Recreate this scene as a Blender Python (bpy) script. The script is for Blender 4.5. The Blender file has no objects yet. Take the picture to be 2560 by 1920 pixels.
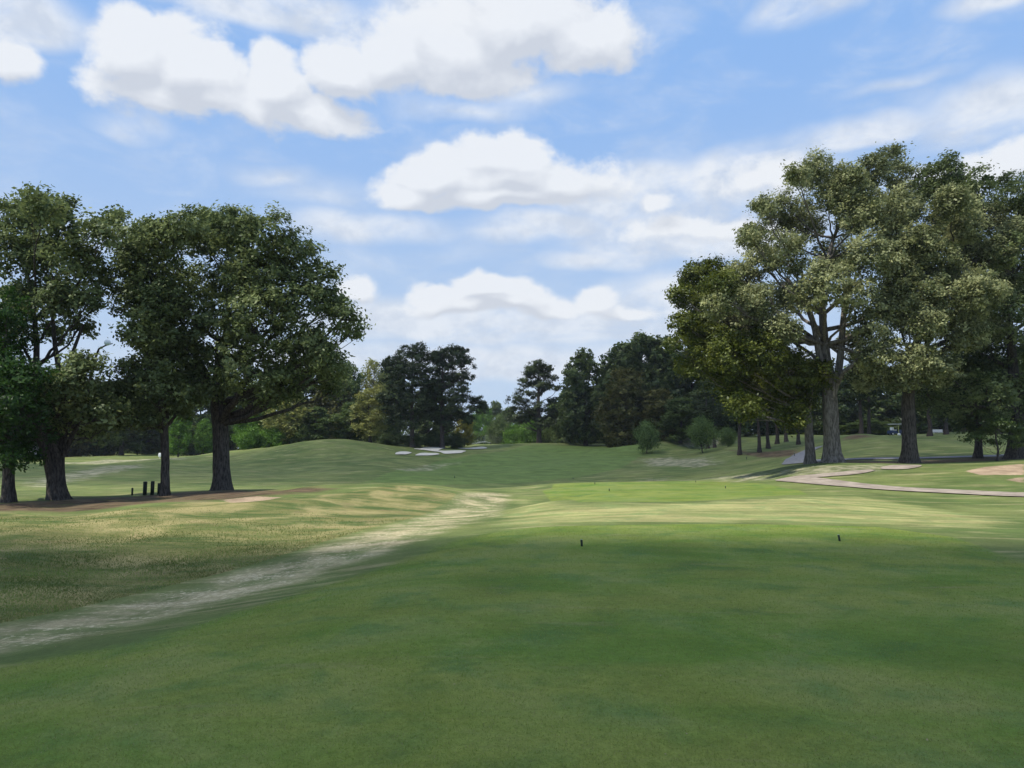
import bpy, math, numpy as np
from mathutils import Vector
R = math.radians
S = bpy.context.scene
COL = S.collection
# ---------------------------------------------------------------- camera
CAMH, PITCH, F, CX, CY = 2.2, R(5.4), 1551.0, 1106.0, 829.5   # F, CX, CY: focal length and centre of a 2212 x 1659 view
cd = bpy.data.cameras.new('camera'); cam = bpy.data.objects.new('camera', cd); COL.objects.link(cam)
cam.location = (0, 0, CAMH); cam.rotation_euler = (R(90) + PITCH, 0, 0)
cd.sensor_width = 36; cd.lens = 36 * F / 2212; cd.clip_end = 6000; cd.clip_start = .05
S.camera = cam
S.view_settings.view_transform = 'Standard'; S.view_settings.look = 'None'
S.view_settings.exposure = 0.12; S.view_settings.gamma = 1
try: S.view_settings.use_curve_mapping = False
except Exception: pass
S.cycles.max_bounces = 5; S.cycles.diffuse_bounces = 2; S.cycles.glossy_bounces = 1
S.cycles.transmission_bounces = 2; S.cycles.transparent_max_bounces = 12; S.cycles.volume_bounces = 0
S.cycles.sample_clamp_indirect = 4
# ---------------------------------------------------------------- sun (from the left)
SUN_EL = 56.0
sd = bpy.data.lights.new('sun', 'SUN'); sun = bpy.data.objects.new('sun', sd); COL.objects.link(sun)
sd.energy = 4.4; sd.angle = R(.53); sd.color = (1, .95, .85)
SAZ = R(28)   # how far behind the camera's left shoulder
SDIR = Vector((-math.cos(R(SUN_EL)) * math.cos(SAZ), -math.cos(R(SUN_EL)) * math.sin(SAZ), math.sin(R(SUN_EL)))).normalized()   # towards the sun
sun.rotation_euler = (-SDIR).to_track_quat('-Z', 'Y').to_euler()

# ---------------------------------------------------------------- node helpers
class NT:
    def __init__(s, tree): s.t = tree; s.n = tree.nodes; s.l = tree.links
    def node(s, typ, **kw):
        n = s.n.new(typ)
        for k, v in kw.items(): setattr(n, k, v)
        return n
    def put(s, sock, v):
        if isinstance(v, bpy.types.NodeSocket): s.l.new(v, sock)
        else: sock.default_value = v
    def math(s, op, a, b=0.0, c=None, clamp=False):
        n = s.node('ShaderNodeMath', operation=op, use_clamp=clamp)
        s.put(n.inputs[0], a); s.put(n.inputs[1], b)
        if c is not None: s.put(n.inputs[2], c)
        return n.outputs[0]
    def smooth(s, v, a, b, lo=0.0, hi=1.0):
        n = s.node('ShaderNodeMapRange', interpolation_type='SMOOTHSTEP')
        for i, x in enumerate((v, a, b, lo, hi)): s.put(n.inputs[i], x)
        return n.outputs[0]
    def mix(s, f, a, b):
        n = s.node('ShaderNodeMix', data_type='RGBA'); s.put(n.inputs[0], f)
        for sock, x in ((n.inputs[6], a), (n.inputs[7], b)):
            s.put(sock, x if isinstance(x, bpy.types.NodeSocket) else (x[0], x[1], x[2], 1))
        return n.outputs[2]
    def noise(s, vec, scale, detail=3, rough=.5, dist=0.0):
        n = s.node('ShaderNodeTexNoise'); s.put(n.inputs['Vector'], vec)
        n.inputs['Scale'].default_value = scale; n.inputs['Detail'].default_value = detail
        n.inputs['Roughness'].default_value = rough; n.inputs['Distortion'].default_value = dist
        return n.outputs['Fac']
    def vmul(s, v, sc, rot=(0, 0, 0), loc=(0, 0, 0)):
        n = s.node('ShaderNodeMapping'); s.put(n.inputs[0], v); n.inputs['Scale'].default_value = sc
        n.inputs['Rotation'].default_value = rot; n.inputs['Location'].default_value = loc
        return n.outputs[0]
    def attr(s, name):
        return s.node('ShaderNodeAttribute', attribute_name=name)
def mat(name):
    m = bpy.data.materials.new(name); m.use_nodes = True; m.node_tree.nodes.clear()
    t = NT(m.node_tree); out = t.node('ShaderNodeOutputMaterial')
    return m, t, out

def px_dir(u, v):
    a = (u - CX) / F; b = (CY - v) / F
    return Vector((a, math.cos(PITCH) - b * math.sin(PITCH), math.sin(PITCH) + b * math.cos(PITCH)))
def at(u, v, Y):
    d = px_dir(u, v); t = Y / d.y
    return Vector((d.x * t, Y, CAMH + d.z * t))
def xat(u, Y): return at(u, 976, Y).x

# ---------------------------------------------------------------- world: clear sky with clouds by direction
W = bpy.data.worlds.new('World'); S.world = W; W.use_nodes = True; W.node_tree.nodes.clear()
wt = NT(W.node_tree); wout = wt.node('ShaderNodeOutputWorld'); bg = wt.node('ShaderNodeBackground')
sky = wt.node('ShaderNodeTexSky', sky_type='NISHITA', sun_disc=False)
sky.sun_elevation = R(SUN_EL); sky.sun_rotation = math.atan2(SDIR.x, SDIR.y)
sky.altitude = 0; sky.air_density = 1.0; sky.dust_density = .6; sky.ozone_density = 1.5
STR = .12
tc = wt.node('ShaderNodeTexCoord'); sx = wt.node('ShaderNodeSeparateXYZ'); wt.l.new(tc.outputs['Generated'], sx.inputs[0])
az = wt.math('ARCTAN2', sx.outputs[0], sx.outputs[1]); el = wt.math('ARCSINE', sx.outputs[2])
cb = wt.node('ShaderNodeCombineXYZ'); wt.l.new(az, cb.inputs[0]); wt.l.new(el, cb.inputs[1])
CL = [  # cloud lobes: centre and half sizes in view pixels, amount
 (280,120,95,95,1.25),(400,150,150,100,1.2),(340,215,170,65,.9),(470,225,150,55,.9),(600,195,90,85,1.3),(735,165,105,85,1.2),(650,250,170,50,1.0),(560,250,90,60,.8),
 (850,140,120,90,1.05),(980,110,190,105,1.0),(1120,60,230,120,1.0),(1260,100,150,95,.95),(1020,170,190,50,.8),
 (1085,350,135,78,1.25),(930,385,120,75,1.15),(880,420,90,40,.9),(1200,395,190,68,1.0),(1060,432,250,38,.95),(1085,395,190,50,1.15),(1425,435,45,30,.65),(1640,380,150,45,.55),(1500,490,200,40,.5),
 (960,640,80,46,1.1),(1045,620,90,58,1.2),(1120,632,80,48,1.1),(1190,668,90,30,.85),(1290,650,62,46,1.0),(1370,672,80,30,.75),(1000,665,130,30,.95),(1110,655,130,34,1.0),(770,628,66,46,1.0),(2150,372,200,50,1.0),(20,130,80,55,.95),
 (-500,200,300,140,1.0),(-900,600,400,120,.9),(2900,250,380,130,1.0),(3300,700,400,90,.8),(700,-500,500,200,1.0),(1800,-700,600,200,.9)]
CV = [  # soft veils
 (560,20,350,80,1.1),(960,20,260,90,.8),(1400,430,330,110,1.05),(1620,390,260,100,1.15),(1500,520,380,85,1.2),(1180,500,260,60,.8),(1280,560,180,30,.7),
 (1100,700,620,85,1.2),(900,690,260,70,1.0),(1420,640,200,85,1.0),(1750,10,170,70,1.1),(2150,0,160,45,.8),(0,20,260,80,1.0),(285,280,120,45,.6),(800,490,280,60,.8),
 (1850,290,260,50,.8),(2150,250,240,100,.9),(590,380,160,45,.5),(1000,240,260,50,.5),(340,520,320,70,.5),(1100,790,1000,80,.9),(1950,180,220,30,.4),(700,420,250,60,.4),(1150,215,200,50,.5)]
def az_el(u, v):
    d = px_dir(u, v).normalized(); return math.atan2(d.x, d.y), math.asin(max(-1, min(1, d.z)))
def cloud_field(g, vec, CL):
    # vec: (az, el) already distorted; returns lobe field m
    sp = g.node('ShaderNodeSeparateXYZ'); g.put(sp.inputs[0], vec); X, Yv = sp.outputs[0], sp.outputs[1]
    m = None
    for (u, v, wu, wv, amp) in CL:
        a, e = az_el(u, v); s = math.cos(e)
        k = 1 / (1 + ((u - CX) / F) ** 2) ** .5
        wa, we = wu / F * k * .98, wv / F * .92
        qx = g.math('MULTIPLY_ADD', X, 1 / wa, -a / wa); qy = g.math('MULTIPLY_ADD', Yv, 1 / we, -e / we)
        qy = g.math('MAXIMUM', qy, g.math('MULTIPLY', qy, -1.35))
        l = g.math('SQRT', g.math('ADD', g.math('MULTIPLY', qx, qx), g.math('MULTIPLY', qy, qy)))
        mi = g.math('MULTIPLY_ADD', l, -amp, amp)
        m = mi if m is None else g.math('SMOOTH_MAX', m, mi, .12)
    return m
def field_group(name, L):
    gt = bpy.data.node_groups.new(name, 'ShaderNodeTree'); gt.interface.new_socket('V', in_out='INPUT', socket_type='NodeSocketVector')
    gt.interface.new_socket('M', in_out='OUTPUT', socket_type='NodeSocketFloat'); g = NT(gt); gi = g.node('NodeGroupInput'); go = g.node('NodeGroupOutput')
    g.put(go.inputs[0], cloud_field(g, gi.outputs[0], L)); return gt
G1, G2 = field_group('cloud_lobes', CL), field_group('veil_lobes', CV)
nd = wt.node('ShaderNodeTexNoise'); wt.put(nd.inputs['Vector'], wt.vmul(cb.outputs[0], (1, 1.5, 1))); nd.inputs['Scale'].default_value = 8; nd.inputs['Detail'].default_value = 2
va = wt.node('ShaderNodeVectorMath', operation='MULTIPLY_ADD'); wt.l.new(nd.outputs['Color'], va.inputs[0]); va.inputs[1].default_value = (.05, .05, 0); va.inputs[2].default_value = (-.025, -.025, 0)
vv = wt.node('ShaderNodeVectorMath', operation='ADD'); wt.l.new(va.outputs[0], vv.inputs[0]); wt.l.new(cb.outputs[0], vv.inputs[1])
def cl(gr, off):
    n = wt.node('ShaderNodeGroup'); n.node_tree = gr
    a = wt.node('ShaderNodeVectorMath', operation='ADD'); wt.l.new(vv.outputs[0], a.inputs[0]); a.inputs[1].default_value = off
    wt.l.new(a.outputs[0], n.inputs[0]); return n.outputs[0]
m0 = cl(G1, (0, 0, 0)); m1_ = cl(G1, (-.012, .032, 0)); mv = cl(G2, (0, 0, 0))
n1 = wt.noise(wt.vmul(cb.outputs[0], (1, 1.35, 1)), 15, 7, .60, .15)
d0 = wt.math('ADD', m0, wt.math('MULTIPLY_ADD', n1, 1.35, -.55))
mask = wt.smooth(d0, .03, .46)
n2 = wt.noise(wt.vmul(cb.outputs[0], (1, 2.4, 1), rot=(0, 0, .1)), 6, 6, .6, .4)
veil = wt.math('MULTIPLY', wt.smooth(mv, 0, .6), wt.smooth(n2, .25, .58, .3, 1.0)); veil = wt.math('MULTIPLY', veil, .9)
veil = wt.math('MAXIMUM', veil, wt.smooth(n2, .42, .75, 0, .38))
lit = wt.math('MULTIPLY_ADD', wt.math('SUBTRACT', m0, m1_), 1.7, .47)
lit = wt.math('ADD', lit, wt.math('MULTIPLY_ADD', n1, 2.1, -1.05), clamp=True)
hi = wt.noise(tc.outputs['Generated'], 3.5, 5, .6); mask = wt.math('MAXIMUM', mask, wt.math('MULTIPLY', wt.smooth(el, .62, .88), wt.smooth(hi, .36, .56)))
k = 1 / STR
cc = wt.mix(lit, tuple(c * k for c in (.585, .625, .70)), tuple(c * k for c in (.80, .83, .875)))
vc = wt.mix(wt.smooth(n1, .35, .62), tuple(c * k for c in (.60, .66, .76)), tuple(c * k for c in (.77, .81, .87)))
hz = wt.smooth(el, .0, .55)
skyc = wt.mix(hz, tuple(c * k for c in (.49, .62, .80)), tuple(c * k for c in (.26, .46, .83)))
skm = wt.mix(.06, skyc, sky.outputs[0])
fin = wt.mix(wt.math('MULTIPLY', mask, .96), wt.mix(veil, skm, vc), cc)
wt.l.new(fin, bg.inputs[0]); bg.inputs[1].default_value = STR; wt.l.new(bg.outputs[0], wout.inputs[0])
W.cycles.sampling_method = 'MANUAL'; W.cycles.sample_map_resolution = 512

# ---------------------------------------------------------------- mesh helpers
def tag(o, label=None, cat=None, group=None, kind=None):
    if label: o['label'] = label
    if cat: o['category'] = cat
    if group: o['group'] = group
    if kind: o['kind'] = kind
    return o
def mk(name, V, Fc, m, parent=None, smooth=False, attrs=None):
    V = np.asarray(V, dtype=np.float32); me = bpy.data.meshes.new(name)
    me.vertices.add(len(V)); me.vertices.foreach_set('co', V.ravel())
    Fs = Fc if isinstance(Fc, list) else [Fc]
    Fs = [np.asarray(f, dtype=np.int32) for f in Fs if len(f)]
    idx = np.concatenate([f.ravel() for f in Fs]); tot = np.concatenate([np.full(len(f), f.shape[1], dtype=np.int32) for f in Fs])
    start = np.concatenate([[0], np.cumsum(tot)[:-1]]).astype(np.int32)
    me.loops.add(len(idx)); me.loops.foreach_set('vertex_index', idx)
    me.polygons.add(len(tot)); me.polygons.foreach_set('loop_start', start)
    me.polygons.foreach_set('use_smooth', np.full(len(tot), smooth, dtype=bool))
    me.update(calc_edges=True)
    for k_, a in (attrs or {}).items():
        a = np.asarray(a, dtype=np.float32)
        if a.ndim == 1: me.attributes.new(k_, 'FLOAT', 'POINT').data.foreach_set('value', a)
        else: me.attributes.new(k_, 'FLOAT_COLOR', 'POINT').data.foreach_set('color', a.ravel())
    me.materials.append(m); o = bpy.data.objects.new(name, me); COL.objects.link(o)
    if parent: o.parent = parent
    return o
class Acc:
    def __init__(s): s.v = []; s.q = []; s.n = 0
    def add(s, V, Q): s.v.append(np.asarray(V, float)); s.q.append(np.asarray(Q) + s.n); s.n += len(V)
    def tube(s, P, r, sides=8, flare=0, rng=None, cap=True):
        P = np.asarray(P, float); r = np.asarray(r, float); n = len(P)
        T = np.gradient(P, axis=0); T /= np.linalg.norm(T, axis=1)[:, None] + 1e-9
        ref = np.array([0, 1, 0]) if abs(T[0][1]) < .8 else np.array([1, 0, 0])
        A = np.cross(T, ref); A /= np.linalg.norm(A, axis=1)[:, None]; B = np.cross(T, A)
        th = np.linspace(0, 2 * np.pi, sides, endpoint=False)
        rr = r[:, None] * np.ones(sides)
        if flare:
            h = (P[:, 2] - P[0, 2])[:, None]
            rr = rr * (1 + flare * np.exp(-h / .55) * (1 + .45 * np.cos(5 * th + 1.3)[None] + .25 * np.cos(3 * th + .4)[None]) + .05 * np.cos(7 * th + h * .6))
        V = P[:, None] + rr[..., None] * (np.cos(th)[None, :, None] * A[:, None] + np.sin(th)[None, :, None] * B[:, None])
        i = np.arange(n - 1)[:, None] * sides; j = np.arange(sides)[None]; j2 = (j + 1) % sides
        Q = np.stack([i + j, i + j2, i + sides + j2, i + sides + j], -1).reshape(-1, 4)
        s.add(V.reshape(-1, 3), Q)
    def box(s, c, h):
        c = np.array(c); h = np.array(h)
        V = np.array([[x, y, z] for z in (-1, 1) for y in (-1, 1) for x in (-1, 1)]) * h + c
        s.add(V, [[0, 2, 3, 1], [4, 5, 7, 6], [0, 1, 5, 4], [2, 6, 7, 3], [0, 4, 6, 2], [1, 3, 7, 5]])
    def lathe(s, prof, c=(0, 0, 0), sides=12, tilt=None):
        th = np.linspace(0, 2 * np.pi, sides, endpoint=False)
        V = np.array([[r * math.cos(t), r * math.sin(t), z] for r, z in prof for t in th])
        if tilt is not None: V[:, 0] += V[:, 2] * tilt
        V = V + np.array(c); n = len(prof)
        i = np.arange(n - 1)[:, None] * sides; j = np.arange(sides)[None]; j2 = (j + 1) % sides
        s.add(V, np.stack([i + j, i + j2, i + sides + j2, i + sides + j], -1).reshape(-1, 4))
    def mk(s, name, m, parent=None, smooth=True): return mk(name, np.concatenate(s.v), np.concatenate(s.q), m, parent, smooth)
def empty(name, loc, **kw):
    o = bpy.data.objects.new(name, None); o.location = loc; o.empty_display_size = .3; COL.objects.link(o); return tag(o, **kw)

# ---------------------------------------------------------------- terrain height field
CP = []   # x, y, z
def P(u, v, Y): p = at(u, v, Y); CP.append((p.x, p.y, p.z))
for x, y, z in [(0,-6,0),(8,-6,0),(-6,-8,-.25),(-14,-6,-.9),(0,2,0),(3,6,0),(9,4,0),(14,8,-.02),(20,6,-.1),(-2,6,0),(-4.2,6.5,-.08),(-7.5,7,-.6),(-12,6,-.85),(-22,5,-.9),
                (0,11,0),(5,12,0),(10,13,0),(16,14,-.1),(24,14,-.25),(-2.2,11.5,0),(2.5,17,0),(6,17,.02),(11,17.5,0),(-.8,15.5,-.02),(30,25,-.2),(-30,12,-.8),(-40,-10,-.9),(40,-10,-.3),(0,-40,-.3)]:
    CP.append((x, y, z))
for q in [(0,1372,11.2),(0,1345,12.2),(250,1292,14.5),(250,1325,13.2),(553,1217,18),(553,1255,16),(870,1125,27),(975,1080,37),(0,1250,16),(250,1220,18.5),(0,1180,20.5),(350,1165,22),(600,1150,24),(750,1120,28),
          (0,1130,26),(230,1105,30),(0,1106,30),(400,1085,33),(550,1079,34.5),(659,1071,36),(759,1061,38),(859,1046,41),(959,1051,42.5),(1040,1062,43),(1085,1068,42),(1030,1110,32),(940,1165,20),
          (1200,1135,21.5),(1600,1133,21.5),(2000,1142,21.5),(1110,1120,26),(1250,1108,26),(1600,1106,26),(2000,1110,27),
          (1190,1083,31),(1450,1083,31),(1730,1076,32),(1190,1057,45),(1450,1055,46),(1700,1056,43),(1200,1044,58),(1450,1039,60),(1600,1040,57),(1138,1093,36),(1128,1074,50),
          (-100,1095,38),(125,1082,44),(356,1069,47),(478,1060,50),(659,1060,52),(759,1056,52),(859,1052,53),(959,1058,54),(1050,1060,55),(1130,1056,66),(1300,1046,72),(1500,1040,76),
          (0,1052,60),(300,1048,64),(640,1046,70),(830,1046,72),(1000,1048,76),(1200,1034,86),(0,1012,95),(300,1010,95),(640,1012,95),(750,1008,95),(1000,1012,105),(1200,1005,110),(1400,1006,104),
          (-200,1000,120),(0,998,140),(150,992,150),(300,992,150),(420,984,160),(500,1002,120),(510,978,132),(600,968,132),(680,957,134),(750,952,137),(830,958,138),(900,981,128),(900,969,143),(950,980,130),(960,966,148),(1060,965,152),(1060,978,136),
          (1165,957,170),(1300,961,162),(1400,963,150),(1500,962,140),(1200,975,140),(1400,985,122),(1500,1018,88),(1600,1022,74),(1600,996,92),(1600,975,104),(1660,979,100),(1720,996,78),(1740,970,100),(1493,944,142),(1440,958,138),(1591,956,132),(1686,951,132),
          (750,962,165),(600,978,165),(900,966,175),(1050,968,190),(1300,966,200),(1500,962,190),(300,984,190),(0,985,200),
          (1500,1038,66),(1640,1036,56),(1720,1034,50),(1800,1046,44),(1930,1056,41),(2212,1072,36),(2212,1045,42),(2000,1100,30),(2212,1110,28),(1850,1075,34),
          (1900,1022,50),(1780,1002,56),(1960,1003,55),(2193,995,55),(2300,990,55),(1690,1012,60),(1745,1001,60),(1795,1000,60),(1962,1000,58),(2112,993,60),(2193,992,59),(1850,990,68),(2000,989,67),(2200,982,68),
          (1815,948,92),(1863,933,98),(1943,946,97),(2020,944,98),(2097,939,99),(2200,948,98),(1863,942,125),(1943,942,125),(2150,940,130),(2400,960,90),(2500,1000,60)]: P(*q)
for x, y, z in [(-300,250,2),(0,260,3.5),(300,250,6),(-600,600,2),(0,600,3),(600,600,4),(-900,1400,2),(0,1400,2),(900,1400,2),(-150,60,-1),(-150,150,.5),(150,60,1),(180,150,5),(-150,-40,-1),(150,-40,-1),(-900,0,0),(900,0,0)]: CP.append((x, y, z))
CP = np.array(CP)
def warp(x, y):
    y = np.maximum(y, -9); return np.stack([np.clip(x / (y + 14), -2.2, 2.2) * 2.6, np.log(y + 14) * 2.2], -1)
CW = warp(CP[:, 0], CP[:, 1])
def _k(d2): return np.where(d2 > 1e-12, .5 * d2 * np.log(d2 + 1e-12), 0)
n_ = len(CP); K = _k(((CW[:, None] - CW[None]) ** 2).sum(-1)) + np.eye(n_) * 2e-4
Pm = np.c_[np.ones(n_), CW]; A_ = np.block([[K, Pm], [Pm.T, np.zeros((3, 3))]])
WT = np.linalg.solve(A_, np.r_[CP[:, 2], 0, 0, 0])
def hgt(x, y):
    x = np.atleast_1d(np.asarray(x, float)); y = np.atleast_1d(np.asarray(y, float)); out = np.empty(x.size)
    xf, yf = x.ravel(), y.ravel()
    for i in range(0, xf.size, 40000):
        q = warp(xf[i:i + 40000], yf[i:i + 40000]); d2 = ((q[:, None, 0] - CW[None, :, 0]) ** 2 + (q[:, None, 1] - CW[None, :, 1]) ** 2)
        out[i:i + 40000] = _k(d2) @ WT[:n_] + WT[n_] + q @ WT[n_ + 1:]
    # small folds of the ground, none on the flat tees
    far = np.clip((yf - 62) / 30, 0, 1) * np.clip(1.6 - yf / 400, 0, 1)
    left = np.clip((-xf - 6 - .0 * yf) / 5, 0, 1) * np.clip((yf - 12) / 8, 0, 1) * np.clip((60 - yf) / 20, 0, 1)
    f1 = np.sin(xf * .21 + 1.3 * np.sin(yf * .09)) * np.sin(yf * .13 + .6 * np.sin(xf * .11 + 2))
    f2 = np.sin(xf * .83 + 1.1 * np.sin(yf * .5)) * np.sin(yf * .71 + .9 * np.sin(xf * .37))
    out += far * (.36 * f1 + .06 * f2) + left * (.22 * f1 + .11 * f2)
    return out.reshape(x.shape)
def h1(x, y): return float(hgt(x, y)[0])
_ys = 4.5 * np.exp(np.linspace(0, math.log(260 / 4.5), 900))
def hit(u, v):
    d = px_dir(u, v); xs = d.x / d.y * _ys; zs = CAMH + d.z / d.y * _ys; g_ = hgt(xs, _ys)
    b = np.nonzero(zs < g_)[0]
    i = b[0] if len(b) else len(_ys) - 1
    if i > 0 and len(b):
        a0 = zs[i - 1] - g_[i - 1]; a1 = g_[i] - zs[i]; t = a0 / (a0 + a1 + 1e-9); Y = _ys[i - 1] + t * (_ys[i] - _ys[i - 1])
    else: Y = _ys[i]
    return (d.x / d.y * Y, Y)
def sdf(poly, x, y):   # signed distance, positive inside
    poly = np.asarray(poly, float); d = np.full(x.shape, 1e9); ins = np.zeros(x.shape, bool)
    for i in range(len(poly)):
        a = poly[i]; b = poly[(i + 1) % len(poly)]; e = b - a
        wx, wy = x - a[0], y - a[1]; t = np.clip((wx * e[0] + wy * e[1]) / (e @ e + 1e-12), 0, 1)
        d = np.minimum(d, (wx - e[0] * t) ** 2 + (wy - e[1] * t) ** 2)
        c = (a[1] > y) != (b[1] > y); xi = a[0] + (y - a[1]) * e[0] / (e[1] if abs(e[1]) > 1e-9 else 1e-9)
        ins ^= c & (x < xi)
    return np.where(ins, 1, -1) * np.sqrt(d)
H = lambda L: [hit(*q) for q in L]
TEE1 = H([(0,1440),(300,1388),(500,1325),(700,1265),(850,1218),(960,1176),(1050,1152),(1130,1141),(1300,1135),(1600,1132),(1900,1138),(2060,1160),(2212,1215)]) + [(30, 9), (40, -30), (-10, -30), (-7.2, 4)]
TEE2 = H([(1190,1083),(1172,1062),(1195,1046),(1300,1042),(1500,1039),(1600,1042),(1730,1060),(1745,1068),(1600,1077),(1400,1084),(1250,1085)])
STRIP = [(-16, 3)] + H([(0,1420),(250,1362),(520,1290),(750,1222),(880,1180),(1000,1135),(1075,1115),(1095,1085),(1100,1068),(1060,1063),(990,1068),(960,1092),(870,1128),(640,1196),(553,1222),(250,1300),(0,1352)]) + [(-19, 7)]
ROUGH = H([(0,1345),(250,1293),(400,1256),(553,1217),(640,1190),(760,1152),(870,1124),(940,1098),(975,1080),(985,1067),(930,1052),(859,1048),(759,1062),(659,1072),(550,1080),(400,1086),(230,1106),(0,1108)]) + [(-60, 34), (-60, 4)]
UNDERL = H([(0,1087),(125,1079),(356,1066),(478,1058),(620,1058),(740,1055),(700,1064),(640,1070),(540,1078),(400,1084),(230,1103),(0,1105)]) + [(-50, 33), (-50, 50)]
DRY = H([(1090,1115),(1130,1075),(1200,1088),(1300,1088),(1600,1082),(1750,1074),(1850,1072),(2000,1096),(2200,1130),(2100,1140),(1950,1134),(1600,1128),(1250,1131),(1110,1138)])
FAIR = H([(790,1042),(860,1015),(960,992),(1060,978),(1120,966),(1170,960),(1300,963),(1400,966),(1385,985),(1345,1010),(1250,1030),(1100,1044),(950,1048)])
PALE = [H([(1385,992),(1450,987),(1530,990),(1560,1000),(1500,1010),(1400,1008)]), H([(1290,1042),(1400,1034),(1560,1030),(1660,1022),(1690,1034),(1560,1037),(1430,1039)]),
        H([(1660,1022),(1800,1006),(1950,1004),(1930,1014),(1830,1020),(1740,1030)]), H([(60,1040),(180,1016),(300,1002),(320,1008),(200,1030),(80,1055)]), H([(850,1012),(930,1004),(1000,998),(960,1006),(880,1018)]),
        H([(100,998),(250,992),(400,989),(400,994),(250,1000)]), H([(1440,957),(1480,946),(1560,947),(1600,955),(1560,960)])]  # first polygon: distant band of sunlight painted into the turf as pale colour
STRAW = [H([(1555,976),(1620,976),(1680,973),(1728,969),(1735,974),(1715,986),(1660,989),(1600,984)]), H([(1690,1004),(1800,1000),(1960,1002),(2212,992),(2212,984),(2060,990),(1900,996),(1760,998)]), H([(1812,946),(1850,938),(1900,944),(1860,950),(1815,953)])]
DIRT = [H([(2085,1018),(2130,1008),(2212,1002),(2212,1026),(2120,1026)]), H([(2170,1036),(2212,1030),(2212,1043)]), H([(480,1080),(540,1073),(610,1074),(560,1082),(500,1086)])]
mx = lambda L, x, y: np.max([sdf(p, x, y) for p in L], axis=0)
# grid, finer near the middle of the course
N = 470; t = np.linspace(-1, 1, 2 * N + 1); gx = 9.4 * np.sinh(5 * t)
s1 = np.linspace(0, 1, 720); gy = np.r_[-60, -40, -25, -15, -9, -5, 5 + 12 * np.sinh(5.5 * s1 + 0) * (1495 / (12 * math.sinh(5.5)))]
gy = np.r_[[-200, -60, -25, -9, -4], 0 + 14 * np.sinh(5.35 * s1)]
GX, GY = np.meshgrid(gx, gy); X_, Y_ = GX.ravel(), GY.ravel()
Z_ = hgt(X_, Y_)
ramp = lambda d, w: np.clip(.5 + d / (2 * w), 0, 1)
def masks(x, y):
    wd = .12 + y * .008
    A = np.stack([np.maximum(ramp(sdf(TEE1, x, y), np.where((x > .5) & (y > 16), .25, 1.3)), ramp(sdf(TEE2, x, y), .3)), ramp(sdf(STRIP, x, y), .8), ramp(sdf(ROUGH, x, y), .35), ramp(mx([UNDERL] + STRAW, x, y), 1.2)], -1)
    B = np.stack([ramp(sdf(FAIR, x, y), 2.0), ramp(sdf(DRY, x, y), 1.5), np.maximum(ramp(mx(PALE, x, y), 2.5), 0), ramp(mx(DIRT, x, y), .8)], -1)
    return A, B
mA, mB = masks(X_, Y_)
nx, ny = len(gx), len(gy)
i = np.arange(ny - 1)[:, None] * nx; j = np.arange(nx - 1)[None]
GQ = np.stack([i + j, i + j + 1, i + nx + j + 1, i + nx + j], -1).reshape(-1, 4)

# ground material
gm, t_, out = mat('turf'); geo = t_.node('ShaderNodeNewGeometry'); pos = geo.outputs['Position']
a1, a2 = t_.attr('region_a'), t_.attr('region_b')
sA = t_.node('ShaderNodeSeparateColor'); t_.l.new(a1.outputs['Color'], sA.inputs[0]); sB = t_.node('ShaderNodeSeparateColor'); t_.l.new(a2.outputs['Color'], sB.inputs[0])
big = t_.noise(pos, .16, 4, .6); med = t_.noise(pos, .9, 4, .6, .3); fine = t_.noise(pos, 9, 4, .7); grain = t_.noise(pos, 55, 3, .7)
streak = t_.noise(t_.vmul(pos, (.35, 1.6, 1), rot=(0, 0, -.45)), 1.3, 5, .65, .5)
streakx = t_.noise(t_.vmul(pos, (.22, 1.3, 1), rot=(0, 0, .12)), 1.0, 5, .65, .3)
edge = t_.math('MULTIPLY_ADD', t_.math('ADD', med, fine), .30, -.30)
def region(src, a=.42, b=.58): return t_.smooth(t_.math('ADD', src, edge), a, b)
base = t_.mix(t_.smooth(big, .35, .65), (.095, .135, .038), (.155, .185, .058))
base = t_.mix(t_.smooth(streakx, .52, .68, 0, .75), base, (.32, .29, .14))
diag = t_.noise(t_.vmul(pos, (.16, .5, 1), rot=(0, 0, -.5)), 1.0, 5, .6, .4); pat = t_.noise(pos, .45, 5, .6, .5)
mown = t_.mix(t_.smooth(diag, .36, .62), (.12, .20, .030), (.195, .235, .048))
mown = t_.mix(t_.smooth(pat, .45, .68, 0, .8), mown, (.18, .20, .062))
mown = t_.mix(t_.smooth(med, .45, .72, 0, .7), mown, (.075, .15, .04))
mown = t_.mix(t_.smooth(streakx, .60, .74, 0, .6), mown, (.24, .22, .10))
fair = t_.mix(t_.smooth(streakx, .35, .65), (.105, .165, .042), (.145, .20, .055))
dry = t_.mix(t_.smooth(streakx, .35, .62), (.18, .22, .07), (.35, .325, .135))
dry = t_.mix(t_.smooth(med, .48, .7, 0, .7), dry, (.15, .21, .075))
strip = t_.mix(t_.smooth(t_.math('ADD', t_.math('MULTIPLY', streakx, .35), t_.math('MULTIPLY', med, .75)), .44, .66), (.165, .19, .075), (.39, .335, .195))
strip = t_.mix(t_.smooth(t_.math('ADD', t_.math('MULTIPLY', streakx, .5), t_.math('MULTIPLY', fine, .7)), .64, .72, 0, .8), strip, (.54, .465, .31))
rough = t_.mix(t_.smooth(streakx, .38, .62), (.085, .125, .034), (.21, .20, .072))
rough = t_.mix(t_.smooth(pat, .45, .64, 0, .8), rough, (.29, .245, .11))
rough = t_.mix(t_.smooth(med, .55, .72, 0, .6), rough, (.26, .20, .10))
straw = t_.mix(t_.smooth(med, .35, .62), (.072, .042, .03), (.145, .105, .06))  # pine straw, its colour darkened to stand in for tree shade over it
pale = t_.mix(t_.smooth(med, .4, .62), (.17, .18, .095), (.36, .33, .22))
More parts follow.
